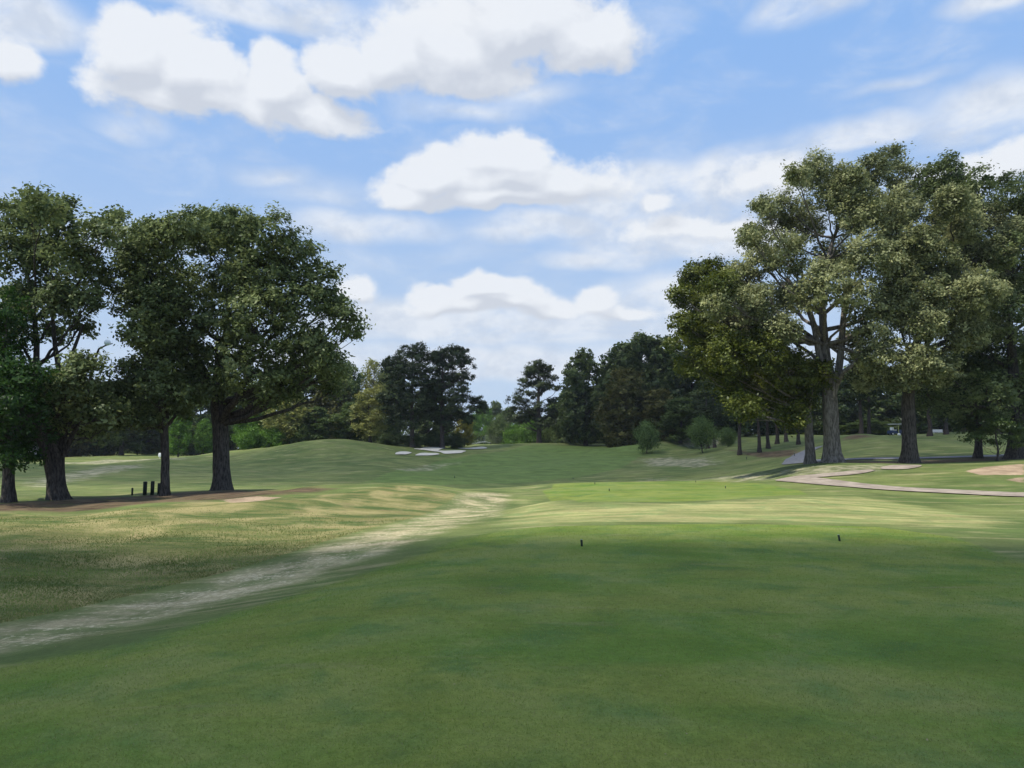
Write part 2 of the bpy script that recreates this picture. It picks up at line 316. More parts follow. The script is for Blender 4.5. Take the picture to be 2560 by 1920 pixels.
dirt = t_.mix(t_.smooth(med, .4, .6), (.32, .235, .155), (.42, .31, .21))
col = t_.mix(region(sB.outputs[0]), base, fair)
col = t_.mix(t_.smooth(t_.math('ADD', sB.outputs[1], t_.math('MULTIPLY_ADD', med, .8, -.4)), .3, .8), col, dry)
col = t_.mix(t_.smooth(t_.math('ADD', sB.outputs[2], t_.math('MULTIPLY_ADD', med, 1.0, -.5)), .3, .9, 0, .9), col, pale)
col = t_.mix(t_.smooth(t_.math('ADD', sA.outputs[1], t_.math('MULTIPLY_ADD', pat, 1.0, -.5)), .25, .95), col, strip)
col = t_.mix(region(sA.outputs[2], .45, .55), col, rough)
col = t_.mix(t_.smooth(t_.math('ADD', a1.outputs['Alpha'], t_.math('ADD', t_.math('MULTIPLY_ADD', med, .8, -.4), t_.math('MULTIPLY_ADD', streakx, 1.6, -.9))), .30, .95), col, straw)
col = t_.mix(region(a2.outputs['Alpha']), col, dirt)
col = t_.mix(t_.smooth(t_.math('ADD', sA.outputs[0], t_.math('MULTIPLY_ADD', fine, .3, -.15)), .35, .7), col, mown)
v = t_.math('MULTIPLY', t_.math('MULTIPLY_ADD', grain, .9, .55), t_.math('MULTIPLY_ADD', fine, .7, .65))
v = t_.math('MULTIPLY', v, t_.smooth(pat, .25, .75, .8, 1.2))
vm = t_.node('ShaderNodeVectorMath', operation='SCALE'); t_.l.new(col, vm.inputs[0]); t_.l.new(v, vm.inputs['Scale'])
bs = t_.node('ShaderNodeBsdfPrincipled'); t_.l.new(vm.outputs[0], bs.inputs['Base Color']); bs.inputs['Roughness'].default_value = .9; bs.inputs['Specular IOR Level'].default_value = .15
bp = t_.node('ShaderNodeBump'); bp.inputs['Strength'].default_value = .55; bp.inputs['Distance'].default_value = .05
t_.l.new(t_.math('ADD', t_.math('MULTIPLY', fine, 1.0), t_.math('MULTIPLY', grain, .35)), bp.inputs['Height']); t_.l.new(bp.outputs[0], bs.inputs['Normal'])
t_.l.new(bs.outputs[0], out.inputs[0])
go_ = mk('ground', np.c_[X_, Y_, Z_], GQ, gm, smooth=True, attrs={'region_a': mA, 'region_b': mB})
tag(go_, kind='structure', label='rolling golf course turf with mown tees, dry patches and rough')

# simple materials
def simple(name, c1, c2, sc=8, rough=.8, bump=.3, stretch=(1, 1, 1), spec=.3, lo=.35, hi=.65, coord='Object'):
    m, t, o = mat(name); tcn = t.node('ShaderNodeTexCoord'); vv_ = t.vmul(tcn.outputs[coord], stretch)
    n = t.noise(vv_, sc, 6, .65); c = t.mix(t.smooth(n, lo, hi), c1, c2)
    b = t.node('ShaderNodeBsdfPrincipled'); t.l.new(c, b.inputs['Base Color']); b.inputs['Roughness'].default_value = rough; b.inputs['Specular IOR Level'].default_value = spec
    if bump:
        bb = t.node('ShaderNodeBump'); bb.inputs['Strength'].default_value = bump; bb.inputs['Distance'].default_value = .04; t.l.new(n, bb.inputs['Height']); t.l.new(bb.outputs[0], b.inputs['Normal'])
    t.l.new(b.outputs[0], o.inputs[0]); return m
M_bark = simple('bark', (.035, .03, .028), (.115, .10, .088), 7, .95, 1.0, (1.6, 1.6, .35), .1)
M_barkl = simple('grey_bark', (.085, .075, .065), (.24, .215, .19), 6, .95, 1.0, (1.5, 1.5, .35), .1)
M_barkp = simple('pine_bark', (.04, .032, .03), (.10, .08, .07), 7, .95, 1.0, (1.5, 1.5, .5), .1)
M_sand = simple('sand', (.56, .52, .45), (.68, .64, .56), 2, .9, .3)
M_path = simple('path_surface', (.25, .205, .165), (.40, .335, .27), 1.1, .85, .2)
M_path2 = simple('grey_path_surface', (.15, .15, .16), (.22, .22, .235), 3, .85, .2)  # darker, greyer tone of path surface
M_green = simple('dark_green_paint', (.012, .02, .016), (.03, .045, .035), 9, .6, .1)
M_cap = simple('pale_green_top', (.22, .30, .20), (.30, .38, .26), 9, .6, .1)
M_white = simple('white_paint', (.72, .73, .74), (.8, .81, .82), 9, .5, .05)
M_blue = simple('blue_paint', (.02, .035, .09), (.03, .05, .12), 9, .35, 0)
M_rub = simple('rubber', (.015, .015, .016), (.03, .03, .03), 9, .8, 0)
M_roof = simple('grey_cladding', (.20, .19, .19), (.30, .285, .28), 4, .7, .1)
M_yel = simple('yellow_green_paint', (.42, .46, .16), (.5, .54, .2), 9, .6, 0)
def leafmat(name, dark, light, tr=.38, gl=.02):
    m, t, o = mat(name); a = t.attr('tint'); c = t.mix(a.outputs['Fac'], dark, light)
    d_ = t.node('ShaderNodeBsdfDiffuse'); t.l.new(c, d_.inputs[0]); s_ = t.node('ShaderNodeBsdfTranslucent'); t.l.new(c, s_.inputs[0])
    m1 = t.node('ShaderNodeMixShader'); m1.inputs[0].default_value = tr; t.l.new(d_.outputs[0], m1.inputs[1]); t.l.new(s_.outputs[0], m1.inputs[2])
    g_ = t.node('ShaderNodeBsdfGlossy'); g_.inputs['Roughness'].default_value = .45; g_.inputs[0].default_value = (.8, .85, .8, 1)
    m2 = t.node('ShaderNodeMixShader'); m2.inputs[0].default_value = gl; t.l.new(m1.outputs[0], m2.inputs[1]); t.l.new(g_.outputs[0], m2.inputs[2])
    t.l.new(m2.outputs[0], o.inputs[0]); return m
L_oak = leafmat('oak_leaves', (.062, .092, .030), (.30, .35, .135))
L_pale = leafmat('wind_turned_leaves', (.085, .11, .04), (.56, .57, .28))
L_olive = leafmat('olive_leaves', (.035, .055, .010), (.21, .235, .04))
L_dark = leafmat('dark_leaves', (.03, .055, .018), (.15, .195, .062))
L_fresh = leafmat('fresh_green_leaves', (.06, .13, .02), (.18, .34, .04))
L_deep = leafmat('deep_green_leaves', (.016, .042, .009), (.055, .125, .018))
L_soft = leafmat('soft_green_leaves', (.07, .12, .035), (.21, .30, .085))
L_willow = leafmat('pale_olive_leaves', (.16, .18, .05), (.42, .42, .13))
L_mid = leafmat('mid_green_leaves', (.055, .09, .026), (.16, .215, .06))
L_pine = leafmat('pine_needles', (.02, .034, .014), (.085, .11, .042), .12)
L_brown = leafmat('bronze_green_leaves', (.06, .07, .02), (.20, .185, .05))
L_yell = leafmat('yellow_green_leaves', (.16, .17, .03), (.36, .33, .06))

# ---------------------------------------------------------------- draped sheets: bunkers and paths
def sheet(name, poly, m, off, label, smooth_n=3, step=.5, kind='structure'):
    p = np.array(poly)
    for _ in range(smooth_n):     # corner cutting for a rounded outline
        q = np.roll(p, -1, 0); p = np.stack([p * .75 + q * .25, p * .25 + q * .75], 1).reshape(-1, 2)
    import bmesh
    bm = bmesh.new(); vs = [bm.verts.new((a, b, 0)) for a, b in p]; bm.faces.new(vs)
    lo, hi = p.min(0), p.max(0)
    for ax in (0, 1):
        n = int((hi[ax] - lo[ax]) / step)
        for k_ in range(1, n):
            co = [0, 0, 0]; co[ax] = lo[ax] + k_ * (hi[ax] - lo[ax]) / n; no = [0, 0, 0]; no[ax] = 1
            bmesh.ops.bisect_plane(bm, geom=bm.verts[:] + bm.edges[:] + bm.faces[:], plane_co=co, plane_no=no)
    co = np.array([v_.co for v_ in bm.verts]); z = hgt(co[:, 0], co[:, 1]) + off
    for v_, zz in zip(bm.verts, z): v_.co.z = zz
    me = bpy.data.meshes.new(name); bm.to_mesh(me); bm.free(); me.materials.append(m)
    for f in me.polygons: f.use_smooth = True
    o = bpy.data.objects.new(name, me); COL.objects.link(o); return tag(o, label=label, kind=kind)
bz = lambda L: H([(829.4 + x * .125, 933.1 + y * .125) for x, y in L])
sheet('sand_bunker', bz([(185,390),(230,355),(330,345),(420,350),(495,370),(420,388),(300,397),(220,399)]), M_sand, .12, 'small white sand bunker, leftmost below the mound')
sheet('sand_bunker', bz([(530,410),(600,380),(700,367),(800,375),(900,372),(980,392),(900,405),(700,415),(560,417)]), M_sand, .12, 'oval white sand bunker nearest the fairway')
sheet('sand_bunker', bz([(500,300),(620,295),(750,268),(900,260),(1050,268),(1062,290),(980,310),(930,325),(950,332),(1180,330),(1430,330),(1400,350),(1370,352),(1360,372),(1200,382),(1040,390),(960,352),(880,345),(700,320),(560,308)]), M_sand, .12, 'largest white sand bunker with two lobes')
sheet('sand_bunker', bz([(1265,283),(1330,280),(1420,290),(1560,276),(1650,264),(1750,264),(1790,285),(1760,298),(1500,303),(1340,299)]), M_sand, .12, 'long thin white sand bunker, rightmost')
def ribbon(name, pts, w, m, off, label):
    p = np.array(pts); d_ = np.r_[0, np.cumsum(np.linalg.norm(np.diff(p, axis=0), axis=1))]
    # Catmull-like smoothing by dense linear resample then averaging
    s = np.linspace(0, d_[-1], max(30, int(d_[-1] / .35))); q = np.c_[np.interp(s, d_, p[:, 0]), np.interp(s, d_, p[:, 1])]
    for _ in range(14): q[1:-1] = (q[:-2] + q[1:-1] * 2 + q[2:]) / 4
    T = np.gradient(q, axis=0); T /= np.linalg.norm(T, axis=1)[:, None]; Nn = np.c_[-T[:, 1], T[:, 0]]
    k_ = 9; ww = (w if np.ndim(w) == 0 else np.interp(s, d_, w[:len(d_)])); ww = ww * np.ones(len(s))
    lat = np.linspace(-.5, .5, k_); V = q[:, None] + Nn[:, None] * (lat[None, :] * ww[:, None])[..., None]
    V = V.reshape(-1, 2); z = hgt(V[:, 0], V[:, 1]) + off
    i = np.arange(len(s) - 1)[:, None] * k_; j = np.arange(k_ - 1)[None]
    Q = np.stack([i + j, i + j + 1, i + k_ + j + 1, i + k_ + j], -1).reshape(-1, 4)
    return tag(mk(name, np.c_[V, z], Q[:, ::-1], m, smooth=True), label=label, kind='structure')
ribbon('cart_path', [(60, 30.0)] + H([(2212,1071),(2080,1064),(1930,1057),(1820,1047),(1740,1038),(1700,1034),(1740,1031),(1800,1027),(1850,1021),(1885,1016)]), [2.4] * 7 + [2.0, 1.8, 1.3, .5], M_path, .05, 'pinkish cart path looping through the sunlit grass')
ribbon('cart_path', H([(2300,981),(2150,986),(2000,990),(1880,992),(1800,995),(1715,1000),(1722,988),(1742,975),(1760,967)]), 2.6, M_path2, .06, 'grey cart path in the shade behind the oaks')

sheet('cart_path', H([(1895,1014),(1915,1007),(1950,1005),(1992,1005.5),(1990,1009),(1965,1014),(1930,1015)]), M_path, .05, 'short stretch of pinkish path cresting the sunlit rise before the reddish trunk')
# ---------------------------------------------------------------- foliage
def leaves(lobes, nc, per, leaf, rng, cr=.5, asp=.55, shell=(.45, 1.0), flat=1.0, up=.5):
    L = np.array(lobes, float); w = (L[:, 3] * L[:, 4] + L[:, 4] * L[:, 5] + L[:, 3] * L[:, 5]); w /= w.sum()
    li = rng.choice(len(L), nc, p=w); D = rng.normal(size=(nc, 3)); D[:, 2] += .15; D /= np.linalg.norm(D, axis=1)[:, None]
    rr = rng.uniform(shell[0] ** 2, shell[1] ** 2, nc) ** .5
    C = L[li, :3] + D * L[li, 3:6] * rr[:, None]
    Ct = np.clip(rng.normal(.36, .22, nc) + .12 * (rng.random(len(L))[li] - .5), 0, 1)
    n = nc * per; ci = np.repeat(np.arange(nc), per)
    csz = cr * rng.uniform(.6, 1.25, nc)
    Pp = C[ci] + rng.normal(size=(n, 3)) * csz[ci][:, None] * np.array([.5, .5, .36 * flat])
    cn = D * .5 + rng.normal(size=(nc, 3)) * .35; Nn = cn[ci] + rng.normal(size=(n, 3)) * .38; Nn[:, 2] += up; Nn /= np.linalg.norm(Nn, axis=1)[:, None]
    T = np.cross(Nn, rng.normal(size=(n, 3))); T /= np.linalg.norm(T, axis=1)[:, None] + 1e-9; B = np.cross(Nn, T)
    s = leaf * rng.uniform(.5, 1.5, n)[:, None] * .5
    T *= s; B *= s * asp
    V = np.stack([Pp - T, Pp + B - T * .1, Pp + T, Pp - B - T * .1], 1).reshape(-1, 3)
    Q = np.arange(n * 4).reshape(-1, 4)
    tint = np.clip(Ct[ci] + rng.normal(0, .12, n), 0, 1)
    return V, Q, np.repeat(tint, 4), C, li
def bez(a, b, c, n=8):
    t = np.linspace(0, 1, n)[:, None]; return (1 - t) ** 2 * a + 2 * t * (1 - t) * b + t * t * c
def limbs(acc, lobes, trunk, tr, rng, C=None, li=None, twigs=5, r0=.3, minh=.3):
    # limbs from the trunk to each lobe and twigs from the limb's end to its leaf clumps
    T = np.array(trunk); cum = T[:, 2]
    for k_, L in enumerate(np.array(lobes)):
        c = L[:3]; dh = np.hypot(c[0] - T[-1, 0], c[1] - T[-1, 1]); zs = c[2] - .55 * dh - .8
        zs = min(max(zs, cum[0] + (cum[-1] - cum[0]) * minh), cum[-1]); i = np.argmin(abs(cum - zs)); a = T[i]
        r = min(tr[i] * .62, r0 * (L[3] / 2.0) * rng.uniform(.7, 1.1)); mid = (a + c) / 2 + np.array([(c[0] - a[0]) * .12, (c[1] - a[1]) * .12, -.08 * np.linalg.norm(c - a)]) + rng.normal(size=3) * .25
        pth = bez(a, mid, c, 9); pth[1:-1] += rng.normal(size=(7, 3)) * .07
        acc.tube(pth, np.linspace(r, r * .3, 9), 6)
        if C is not None:
            own = np.nonzero(li == k_)[0]
            for q in own[:twigs]:
                s = pth[rng.integers(4, 9)]; acc.tube(bez(s, (s + C[q]) / 2 + rng.normal(size=3) * .2, C[q], 5), np.linspace(r * .28, .015, 5), 4)
def hero(name, u, Y, trunk, lobes, lm, bm_, label, cat='tree', group=None, n=850, per=48, leaf=.24, cr=.56, seed=1, depth=4.0, asp=.55, tw=1.0, twigs=6, flat=1.0, dup=.5, zf=1.0, r0=.3, shell=(.35, 1.0), minh=.3, stems=()):
    """trunk: list of (u, v, radius px); lobes: (u, v, r px[, depth m])"""
    rng = np.random.default_rng(seed); x0 = xat(u, Y); z0 = h1(x0, Y); base = Vector((x0, Y, z0)); pm = F / Y
    e = empty(name, base, label=label, cat=cat, group=group)
    def W3(uu, vv, dy=0): p = at(uu, vv, Y); s = (Y + dy) / Y; return np.array([p.x * s - x0, dy, (p.z - CAMH) * s + CAMH - z0])
    T = np.array([W3(a, b) for a, b, c in trunk]); tr = np.array([c for a, b, c in trunk]) / pm * tw
    T[0] = (T[0][0], 0, -.25)
    s = np.linspace(0, 1, 22); tt = np.linspace(0, 1, len(T)); Ti = np.stack([np.interp(s ** 1.25, tt, T[:, k_]) for k_ in range(3)], 1); tri = np.interp(s ** 1.25, tt, tr)
    Ti[1:, :2] += np.cumsum(rng.normal(size=(21, 2)) * .02, 0)
    acc = Acc(); acc.tube(Ti, tri, 16, flare=.55 if tr[0] > .15 else .3)
    LB = []
    us = [q[0] for q in lobes]; uc = (min(us) + max(us)) / 2; hw = (max(us) - min(us)) / 2 + 30
    for q in lobes:
        wq = math.sqrt(max(.08, 1 - ((q[0] - uc) / hw) ** 2)) * depth
        dy = q[3] if len(q) > 3 else rng.uniform(-1, 1) * wq
        r = q[2] / pm; LB.append([*W3(q[0], q[1], dy), r, r * 1.15, r * zf])
        if rng.random() < dup and len(q) <= 3:
            LB.append([*W3(q[0] + rng.normal() * 8, q[1] + rng.normal() * 8, -dy if abs(dy) > 1 else dy + 2.5), r * .95, r * 1.1, r * .95 * zf])
    V, Q, ti, C, li = leaves(LB, n, per, leaf, rng, cr, asp, shell, flat)
    for st in stems:   # extra stems given by hand: (u, v, radius px, depth)
        A = np.array([W3(a, b, d_) for a, b, c, d_ in st]); r = np.array([c for a, b, c, d_ in st]) / pm
        ss = np.linspace(0, 1, 12); t2 = np.linspace(0, 1, len(A)); acc.tube(np.stack([np.interp(ss, t2, A[:, k_]) for k_ in range(3)], 1), np.interp(ss, t2, r), 9)
    limbs(acc, LB, Ti, tri, rng, C, li, twigs, r0, minh)
    acc.mk('trunk', bm_, e); mk('crown', V, Q, lm, e, attrs={'tint': ti})
    return e

# ================================================================ large trees near the tees
GL, GR = 'big oaks at the left of the tees', 'big oaks at the right of the tees'
hero('oak_tree', 478, 50, [(478,1058,17),(478,1000,17),(478,920,16),(472,880,15),(470,840,12),(478,780,9),(490,700,6),(500,600,3)],
     [(500,500,58),(570,505,60),(440,505,58),(640,550,58),(690,610,52),(715,650,40),(560,600,75),(480,600,75),(640,660,72),(740,690,42),(765,715,28),(560,700,80,-4),(470,720,75,-3),(655,770,65),(540,800,70,-4),(440,820,58,-2),(710,800,45),(725,840,32),(610,835,52),(400,660,58),(400,750,50,-3),(500,860,40,3),(560,870,34,3),(380,590,50)],
     L_oak, M_bark, 'broad round oak, largest crown left of the fairway, thick flared trunk', 'oak tree', GL, n=2000, per=40, seed=3, depth=5.5,
     stems=[[(470,850,10,0),(440,800,7,-1),(410,740,5,-1),(385,680,3,-1)],[(474,880,10,0),(520,850,7,1),(600,820,5,1),(680,800,3,1)]])
hero('oak_tree', 356, 46.5, [(357,1069,8.5),(357,1000,8.2),(355,900,8),(350,860,7),(345,780,6),(335,680,4),(335,580,2)],
     [(345,520,45),(300,520,34),(395,495,40),(280,560,45),(320,610,60),(280,650,42),(355,660,55),(300,715,38),(350,750,55),(320,800,45),(275,810,35),(380,800,50),(300,860,45),(360,850,48),(260,870,40),(400,860,40),(320,900,30),(250,910,28)],
     L_oak, M_bark, 'slim dark-trunked oak behind the dark posts, crown touching the broad oak', 'oak tree', GL, n=1300, per=38, seed=5, depth=4.5)
hero('oak_tree', 125, 44, [(126,1080,17),(126,1030,16),(122,985,15),(108,940,11),(92,900,9),(80,850,7),(85,760,6),(75,650,4),(60,560,2.5)],
     [(90,445,40),(55,465,45),(5,470,45),(130,465,40),(150,490,40),(215,490,36),(240,510,30),(250,470,18),(20,550,50),(90,550,52),(165,560,48),(215,600,40),(55,640,45),(135,650,45),(175,700,34),(195,650,34),(120,720,30),(30,700,40),(185,790,34),(150,830,45),(225,845,36),(95,850,42),(180,890,38),(240,900,34),(60,900,40),(140,905,30),(215,935,20),(190,930,24)],
     L_oak, M_bark, 'tall airy oak with a V-forked trunk of several stems', 'oak tree', GL, n=1250, per=36, seed=8, depth=4.5, dup=.25,
     stems=[[(128,1060,10,0),(130,980,9,.3),(138,930,8,.5),(140,860,7,.5),(120,760,5,.5),(110,640,3,.5)],[(112,1040,9,-.4),(100,985,8,-.6),(80,930,7,-.8),(55,890,5,-1),(20,850,3,-1)],[(138,985,6,0),(155,940,5,0),(180,905,4.5,0),(190,850,4,0),(200,790,3,0),(215,750,2,0),(243,742,1,0)],[(124,930,8,1.5),(122,880,7,1.5),(150,780,4,1),(180,700,3,1)]])
hero('maple_tree', 16, 42, [(17,1086,12),(17,1030,10.5),(18,980,9.5),(20,900,8),(10,820,6),(0,740,4)],
     [(0,670,45),(40,660,24),(60,690,20),(30,740,45),(0,800,60),(50,820,50),(20,880,60),(70,890,42),(100,860,25),(0,950,50),(50,940,42),(95,930,26),(-50,740,80),(-70,880,80),(60,985,22),(20,995,25)],
     L_deep, M_bark, 'leafy deep green tree at the far left edge with a short visible trunk', 'tree', GL, n=1000, per=36, leaf=.2, seed=12, depth=4)
# right side
hero('oak_tree', 1795, 58, [(1800,999,19),(1798,940,16),(1796,870,15.5),(1790,810,14),(1785,770,10),(1780,700,8),(1778,620,6),(1800,520,4),(1840,430,2)],
     [(1925,345,34),(1885,370,40),(1830,395,42),(1950,390,35),(1755,375,36),(1722,385,24),(1790,420,45),(1695,440,34),(1648,445,22),(1665,485,38),(1620,510,26),(1735,480,50),(1860,460,55),(1930,450,45),(1700,550,50),(1640,560,42),(1600,590,38),(1800,560,50,2),(1880,550,55),(1790,610,48,-5),(1740,640,40,-3),(1850,640,40,-4),(1700,640,48),(1630,650,45),(1570,640,34),(1600,700,42),(1540,670,30),(1660,720,45),(1890,700,50,-3),(1905,770,50,-3),(1850,740,34,2),(1930,650,45),(1870,810,36,-1),(1700,710,34)],
     L_pale, M_barkl, 'tallest pale-leaved oak with grey forked trunk, leaves turned by wind', 'oak tree', GR, n=3000, per=50, leaf=.21, seed=21, r0=.24, depth=6.0, dup=.35, minh=.45,
     stems=[[(1796,860,9,-.3),(1812,800,8,-.5),(1818,740,7,-.5),(1822,680,6,-.5),(1832,600,4,0),(1860,500,2,0)],[(1792,830,8,-.3),(1770,770,7,-.5),(1758,700,6,-.5),(1738,650,5,-.5),(1700,600,3,0)],[(1808,830,6,-.5),(1820,805,5,-1.2),(1840,790,4,-1.8),(1862,760,2.5,-2.4)],[(1788,810,5,0),(1760,770,4,1),(1700,730,3,1),(1640,720,2,1)]])
hero('oak_tree', 1748, 59, [(1752,1001,10.5),(1748,950,9),(1743,890,8),(1735,830,7),(1710,770,5),(1660,720,3)],
     [(1500,600,38),(1545,580,30),(1470,640,28),(1530,650,46),(1575,620,36),(1475,700,28),(1520,720,48),(1460,745,20),(1580,750,52),(1640,760,50),(1500,790,36),(1560,810,46),(1630,820,50),(1700,800,50),(1590,860,30),(1660,870,36),(1730,860,36),(1720,900,26),(1760,800,38),(1690,900,20),(1610,880,28),(1570,800,34),(1650,840,40),(1540,740,40),(1600,700,40)],
     L_olive, M_barkl, 'olive-green oak leaning left, its slender trunk beside the grey forked trunk', 'oak tree', GR, n=2200, per=40, seed=22, depth=6.0, r0=.17, twigs=4)
hero('oak_tree', 1962, 57, [(1965,999,17),(1962,950,14),(1960,880,13),(1962,820,11),(1978,740,8),(2010,670,6),(2040,600,4),(2060,520,2)],
     [(2030,500,42),(1985,520,40),(2085,490,42),(2140,470,34),(1965,570,40),(2020,570,50),(2090,560,55),(2150,550,45),(2190,500,30),(1985,640,45,-3),(2050,640,50,-3),(2120,640,50),(2165,620,34),(2000,700,34),(2080,720,45),(2140,700,40),(1960,700,30),(1955,450,40),(1935,510,42),(1940,600,40),(1930,660,34),(2060,440,40),(1985,780,40,-3),(1940,820,30,-2),(2030,800,38,-3)],
     L_pale, M_bark, 'spreading pale olive oak with a reddish brown trunk, right of the tallest', 'oak tree', GR, n=2700, per=50, leaf=.21, seed=23, depth=4.5, dup=.3,
     stems=[[(1990,760,7,0),(2040,740,5,-1),(2100,700,3,-1)],[(1965,830,8,0),(1980,790,6,0),(2010,730,5,0)]])
hero('oak_tree', 2193, 60, [(2193,993,17),(2193,940,14),(2193,880,13),(2190,800,10),(2180,700,7),(2170,600,4)],
     [(2000,390,38),(2055,385,36),(2110,400,36),(2165,405,34),(2212,410,40),(2020,430,45),(2080,440,45),(2150,450,45),(2220,470,50),(2195,540,55),(2212,620,60),(2180,690,55),(2110,760,50),(2190,770,60),(2060,800,45),(2130,850,48),(2200,860,55),(2060,870,40),(2270,500,70),(2280,640,80),(2280,780,80),(2245,430,45),(2100,480,45),(2190,620,50),(2010,780,36),(2000,850,38),(2150,910,30),(2212,920,30)],
     L_oak, M_bark, 'dark green oak filling the right edge, thick trunk behind the little tree', 'oak tree', GR, n=2300, per=38, seed=24, depth=5.0)
hero('oak_tree', 2112, 63, [(2112,993,8),(2112,960,7),(2112,900,6),(2110,800,5),(2100,700,3)],
     [(2090,700,45),(2130,760,45),(2080,800,45),(2120,850,45),(2060,880,30),(2150,880,35),(2090,920,22)],
     L_dark, M_bark, 'small dark tree between the reddish trunk and the right edge', 'oak tree', GR, n=500, per=34, seed=25, depth=3)
hero('dogwood_tree', 2153, 56, [(2153,996,2.2),(2153,975,2),(2150,960,1.8),(2145,935,1.4)],
     [(2110,945,15),(2135,930,20),(2165,915,20),(2195,925,18),(2085,952,9),(2180,945,16),(2145,955,13),(2215,950,16),(2230,930,18),(2200,962,9),(2150,905,14)],
     L_mid, M_bark, 'little layered tree with thin stem in front of the thick right trunk', 'small tree', None, n=230, per=30, leaf=.15, cr=.5, seed=31, depth=1.5, zf=.4, flat=.5, r0=.06)

# pines of the middle distance
GP = 'tall pines behind the bunkers'
def pine(u, Y, vb, vt, lobes, label, seed, n=420, tr=5, grp=GP):
    n = int(n * 1.5); lobes = [(a_i, b_i, c_i * 1.32) for a_i, b_i, c_i in lobes]
    hero('pine_tree', u, Y, [(u,vb,tr),(u,vb-40,tr*.85),(u-1,(vb+vt)/2,tr*.6),(u+1,vt+14,tr*.2)], lobes, L_pine, M_barkp, label, 'pine tree', grp, n=n, per=42, leaf=.46, cr=.7, seed=seed, depth=2.6, asp=.36, zf=.6, twigs=4, flat=.8, dup=.35, r0=.12, minh=.15)
pine(891, 145, 957, 745, [(880,758,20),(908,756,18),(855,775,18),(895,780,28),(925,772,16),(860,800,26),(905,805,28),(835,790,13),(845,830,24),(885,835,28),(920,835,24),(855,862,28),(900,868,28),(830,855,14),(870,895,22),(905,898,20),(835,885,14),(850,905,16),(925,900,18),(885,915,18)], 'left of the two dark pines standing behind the bunkers', 41, 560)
pine(955, 147, 956, 748, [(970,760,20),(990,762,16),(945,770,16),(985,785,22),(1008,778,12),(1018,790,9),(955,795,22),(995,812,22),(960,828,26),(1000,838,16),(940,850,22),(980,858,26),(1008,862,12),(950,888,22),(985,892,22),(1020,868,9),(1032,862,9),(1020,885,12),(1035,872,14),(1040,885,12),(965,912,18),(930,890,18),(1010,905,14)], 'right of the two dark pines standing behind the bunkers', 42, 560)
pine(1165, 171, 958, 778, [(1160,790,16),(1182,795,12),(1143,800,13),(1170,812,20),(1195,818,11),(1140,825,18),(1178,835,16),(1205,840,9),(1128,848,13),(1155,850,14),(1112,866,15),(1190,866,13),(1130,870,12),(1105,882,10),(1160,880,20),(1205,880,9),(1140,892,20),(1185,895,18),(1115,902,14),(1165,905,12),(1098,905,9),(1135,905,14),(1210,898,10),(1195,905,12)], 'lone flat-tiered pine on the crest right of the sprinkler', 43, 430, 5.5, None)

# ================================================================ woodland trees: a few source shapes, copied
def proto(H_, Rr, kind, lm, bm_, seed, n=520, per=26, leaf=.42, base=.3):
    rng = np.random.default_rng(seed); tr = .02 * H_; LB = []
    if kind == 'pine':
        for k_ in range(26):
            z = H_ * rng.uniform(base, .97); w = Rr * (1 - ((z / H_ - base) / (1.02 - base)) ** 1.6 * .75); a = rng.uniform(0, 6.283); q = w * rng.uniform(.15, .75)
            r = Rr * rng.uniform(.25, .4); LB.append([q * math.cos(a), q * math.sin(a), z, r, r, r * .5])
    else:
        m_ = 20 if kind == 'broad' else 15
        for k_ in range(m_):
            f = (k_ + .5) / m_; z = H_ * (base + (1 - base) * f * .9); prof = math.sin(math.pi * min(1, .12 + f * .86)) ** .55
            a = k_ * 2.4 + rng.uniform(-.5, .5); q = Rr * prof * rng.uniform(.35, .72); r = Rr * rng.uniform(.3, .46) * (.6 + .4 * prof)
            LB.append([q * math.cos(a), q * math.sin(a), z, r, r, r * rng.uniform(.8, 1.1)])
        LB.append([0, 0, H_ * .93, Rr * .3, Rr * .3, H_ * .08])
    V, Q, ti, C, li = leaves(LB, n, per, leaf, rng, .75 if kind != 'pine' else .65, .55 if kind != 'pine' else .3, (.3, 1.0), .8 if kind == 'pine' else 1.35, .5 if kind == 'pine' else .25)
    T = np.c_[np.cumsum(rng.normal(size=12) * .07), np.cumsum(rng.normal(size=12) * .07), np.linspace(-.4, H_ * .88, 12)]; T[0, :2] = 0
    r = np.linspace(tr, tr * .15, 12); acc = Acc(); acc.tube(T, r, 9, flare=.45); limbs(acc, LB, T, r, rng, C, li, 2, .2, .25)
    t = acc.mk('trunk', bm_); c = mk('crown', V, Q, lm, attrs={'tint': ti}); d = (t.data, c.data)
    bpy.data.objects.remove(t); bpy.data.objects.remove(c); return d + (H_, Rr)
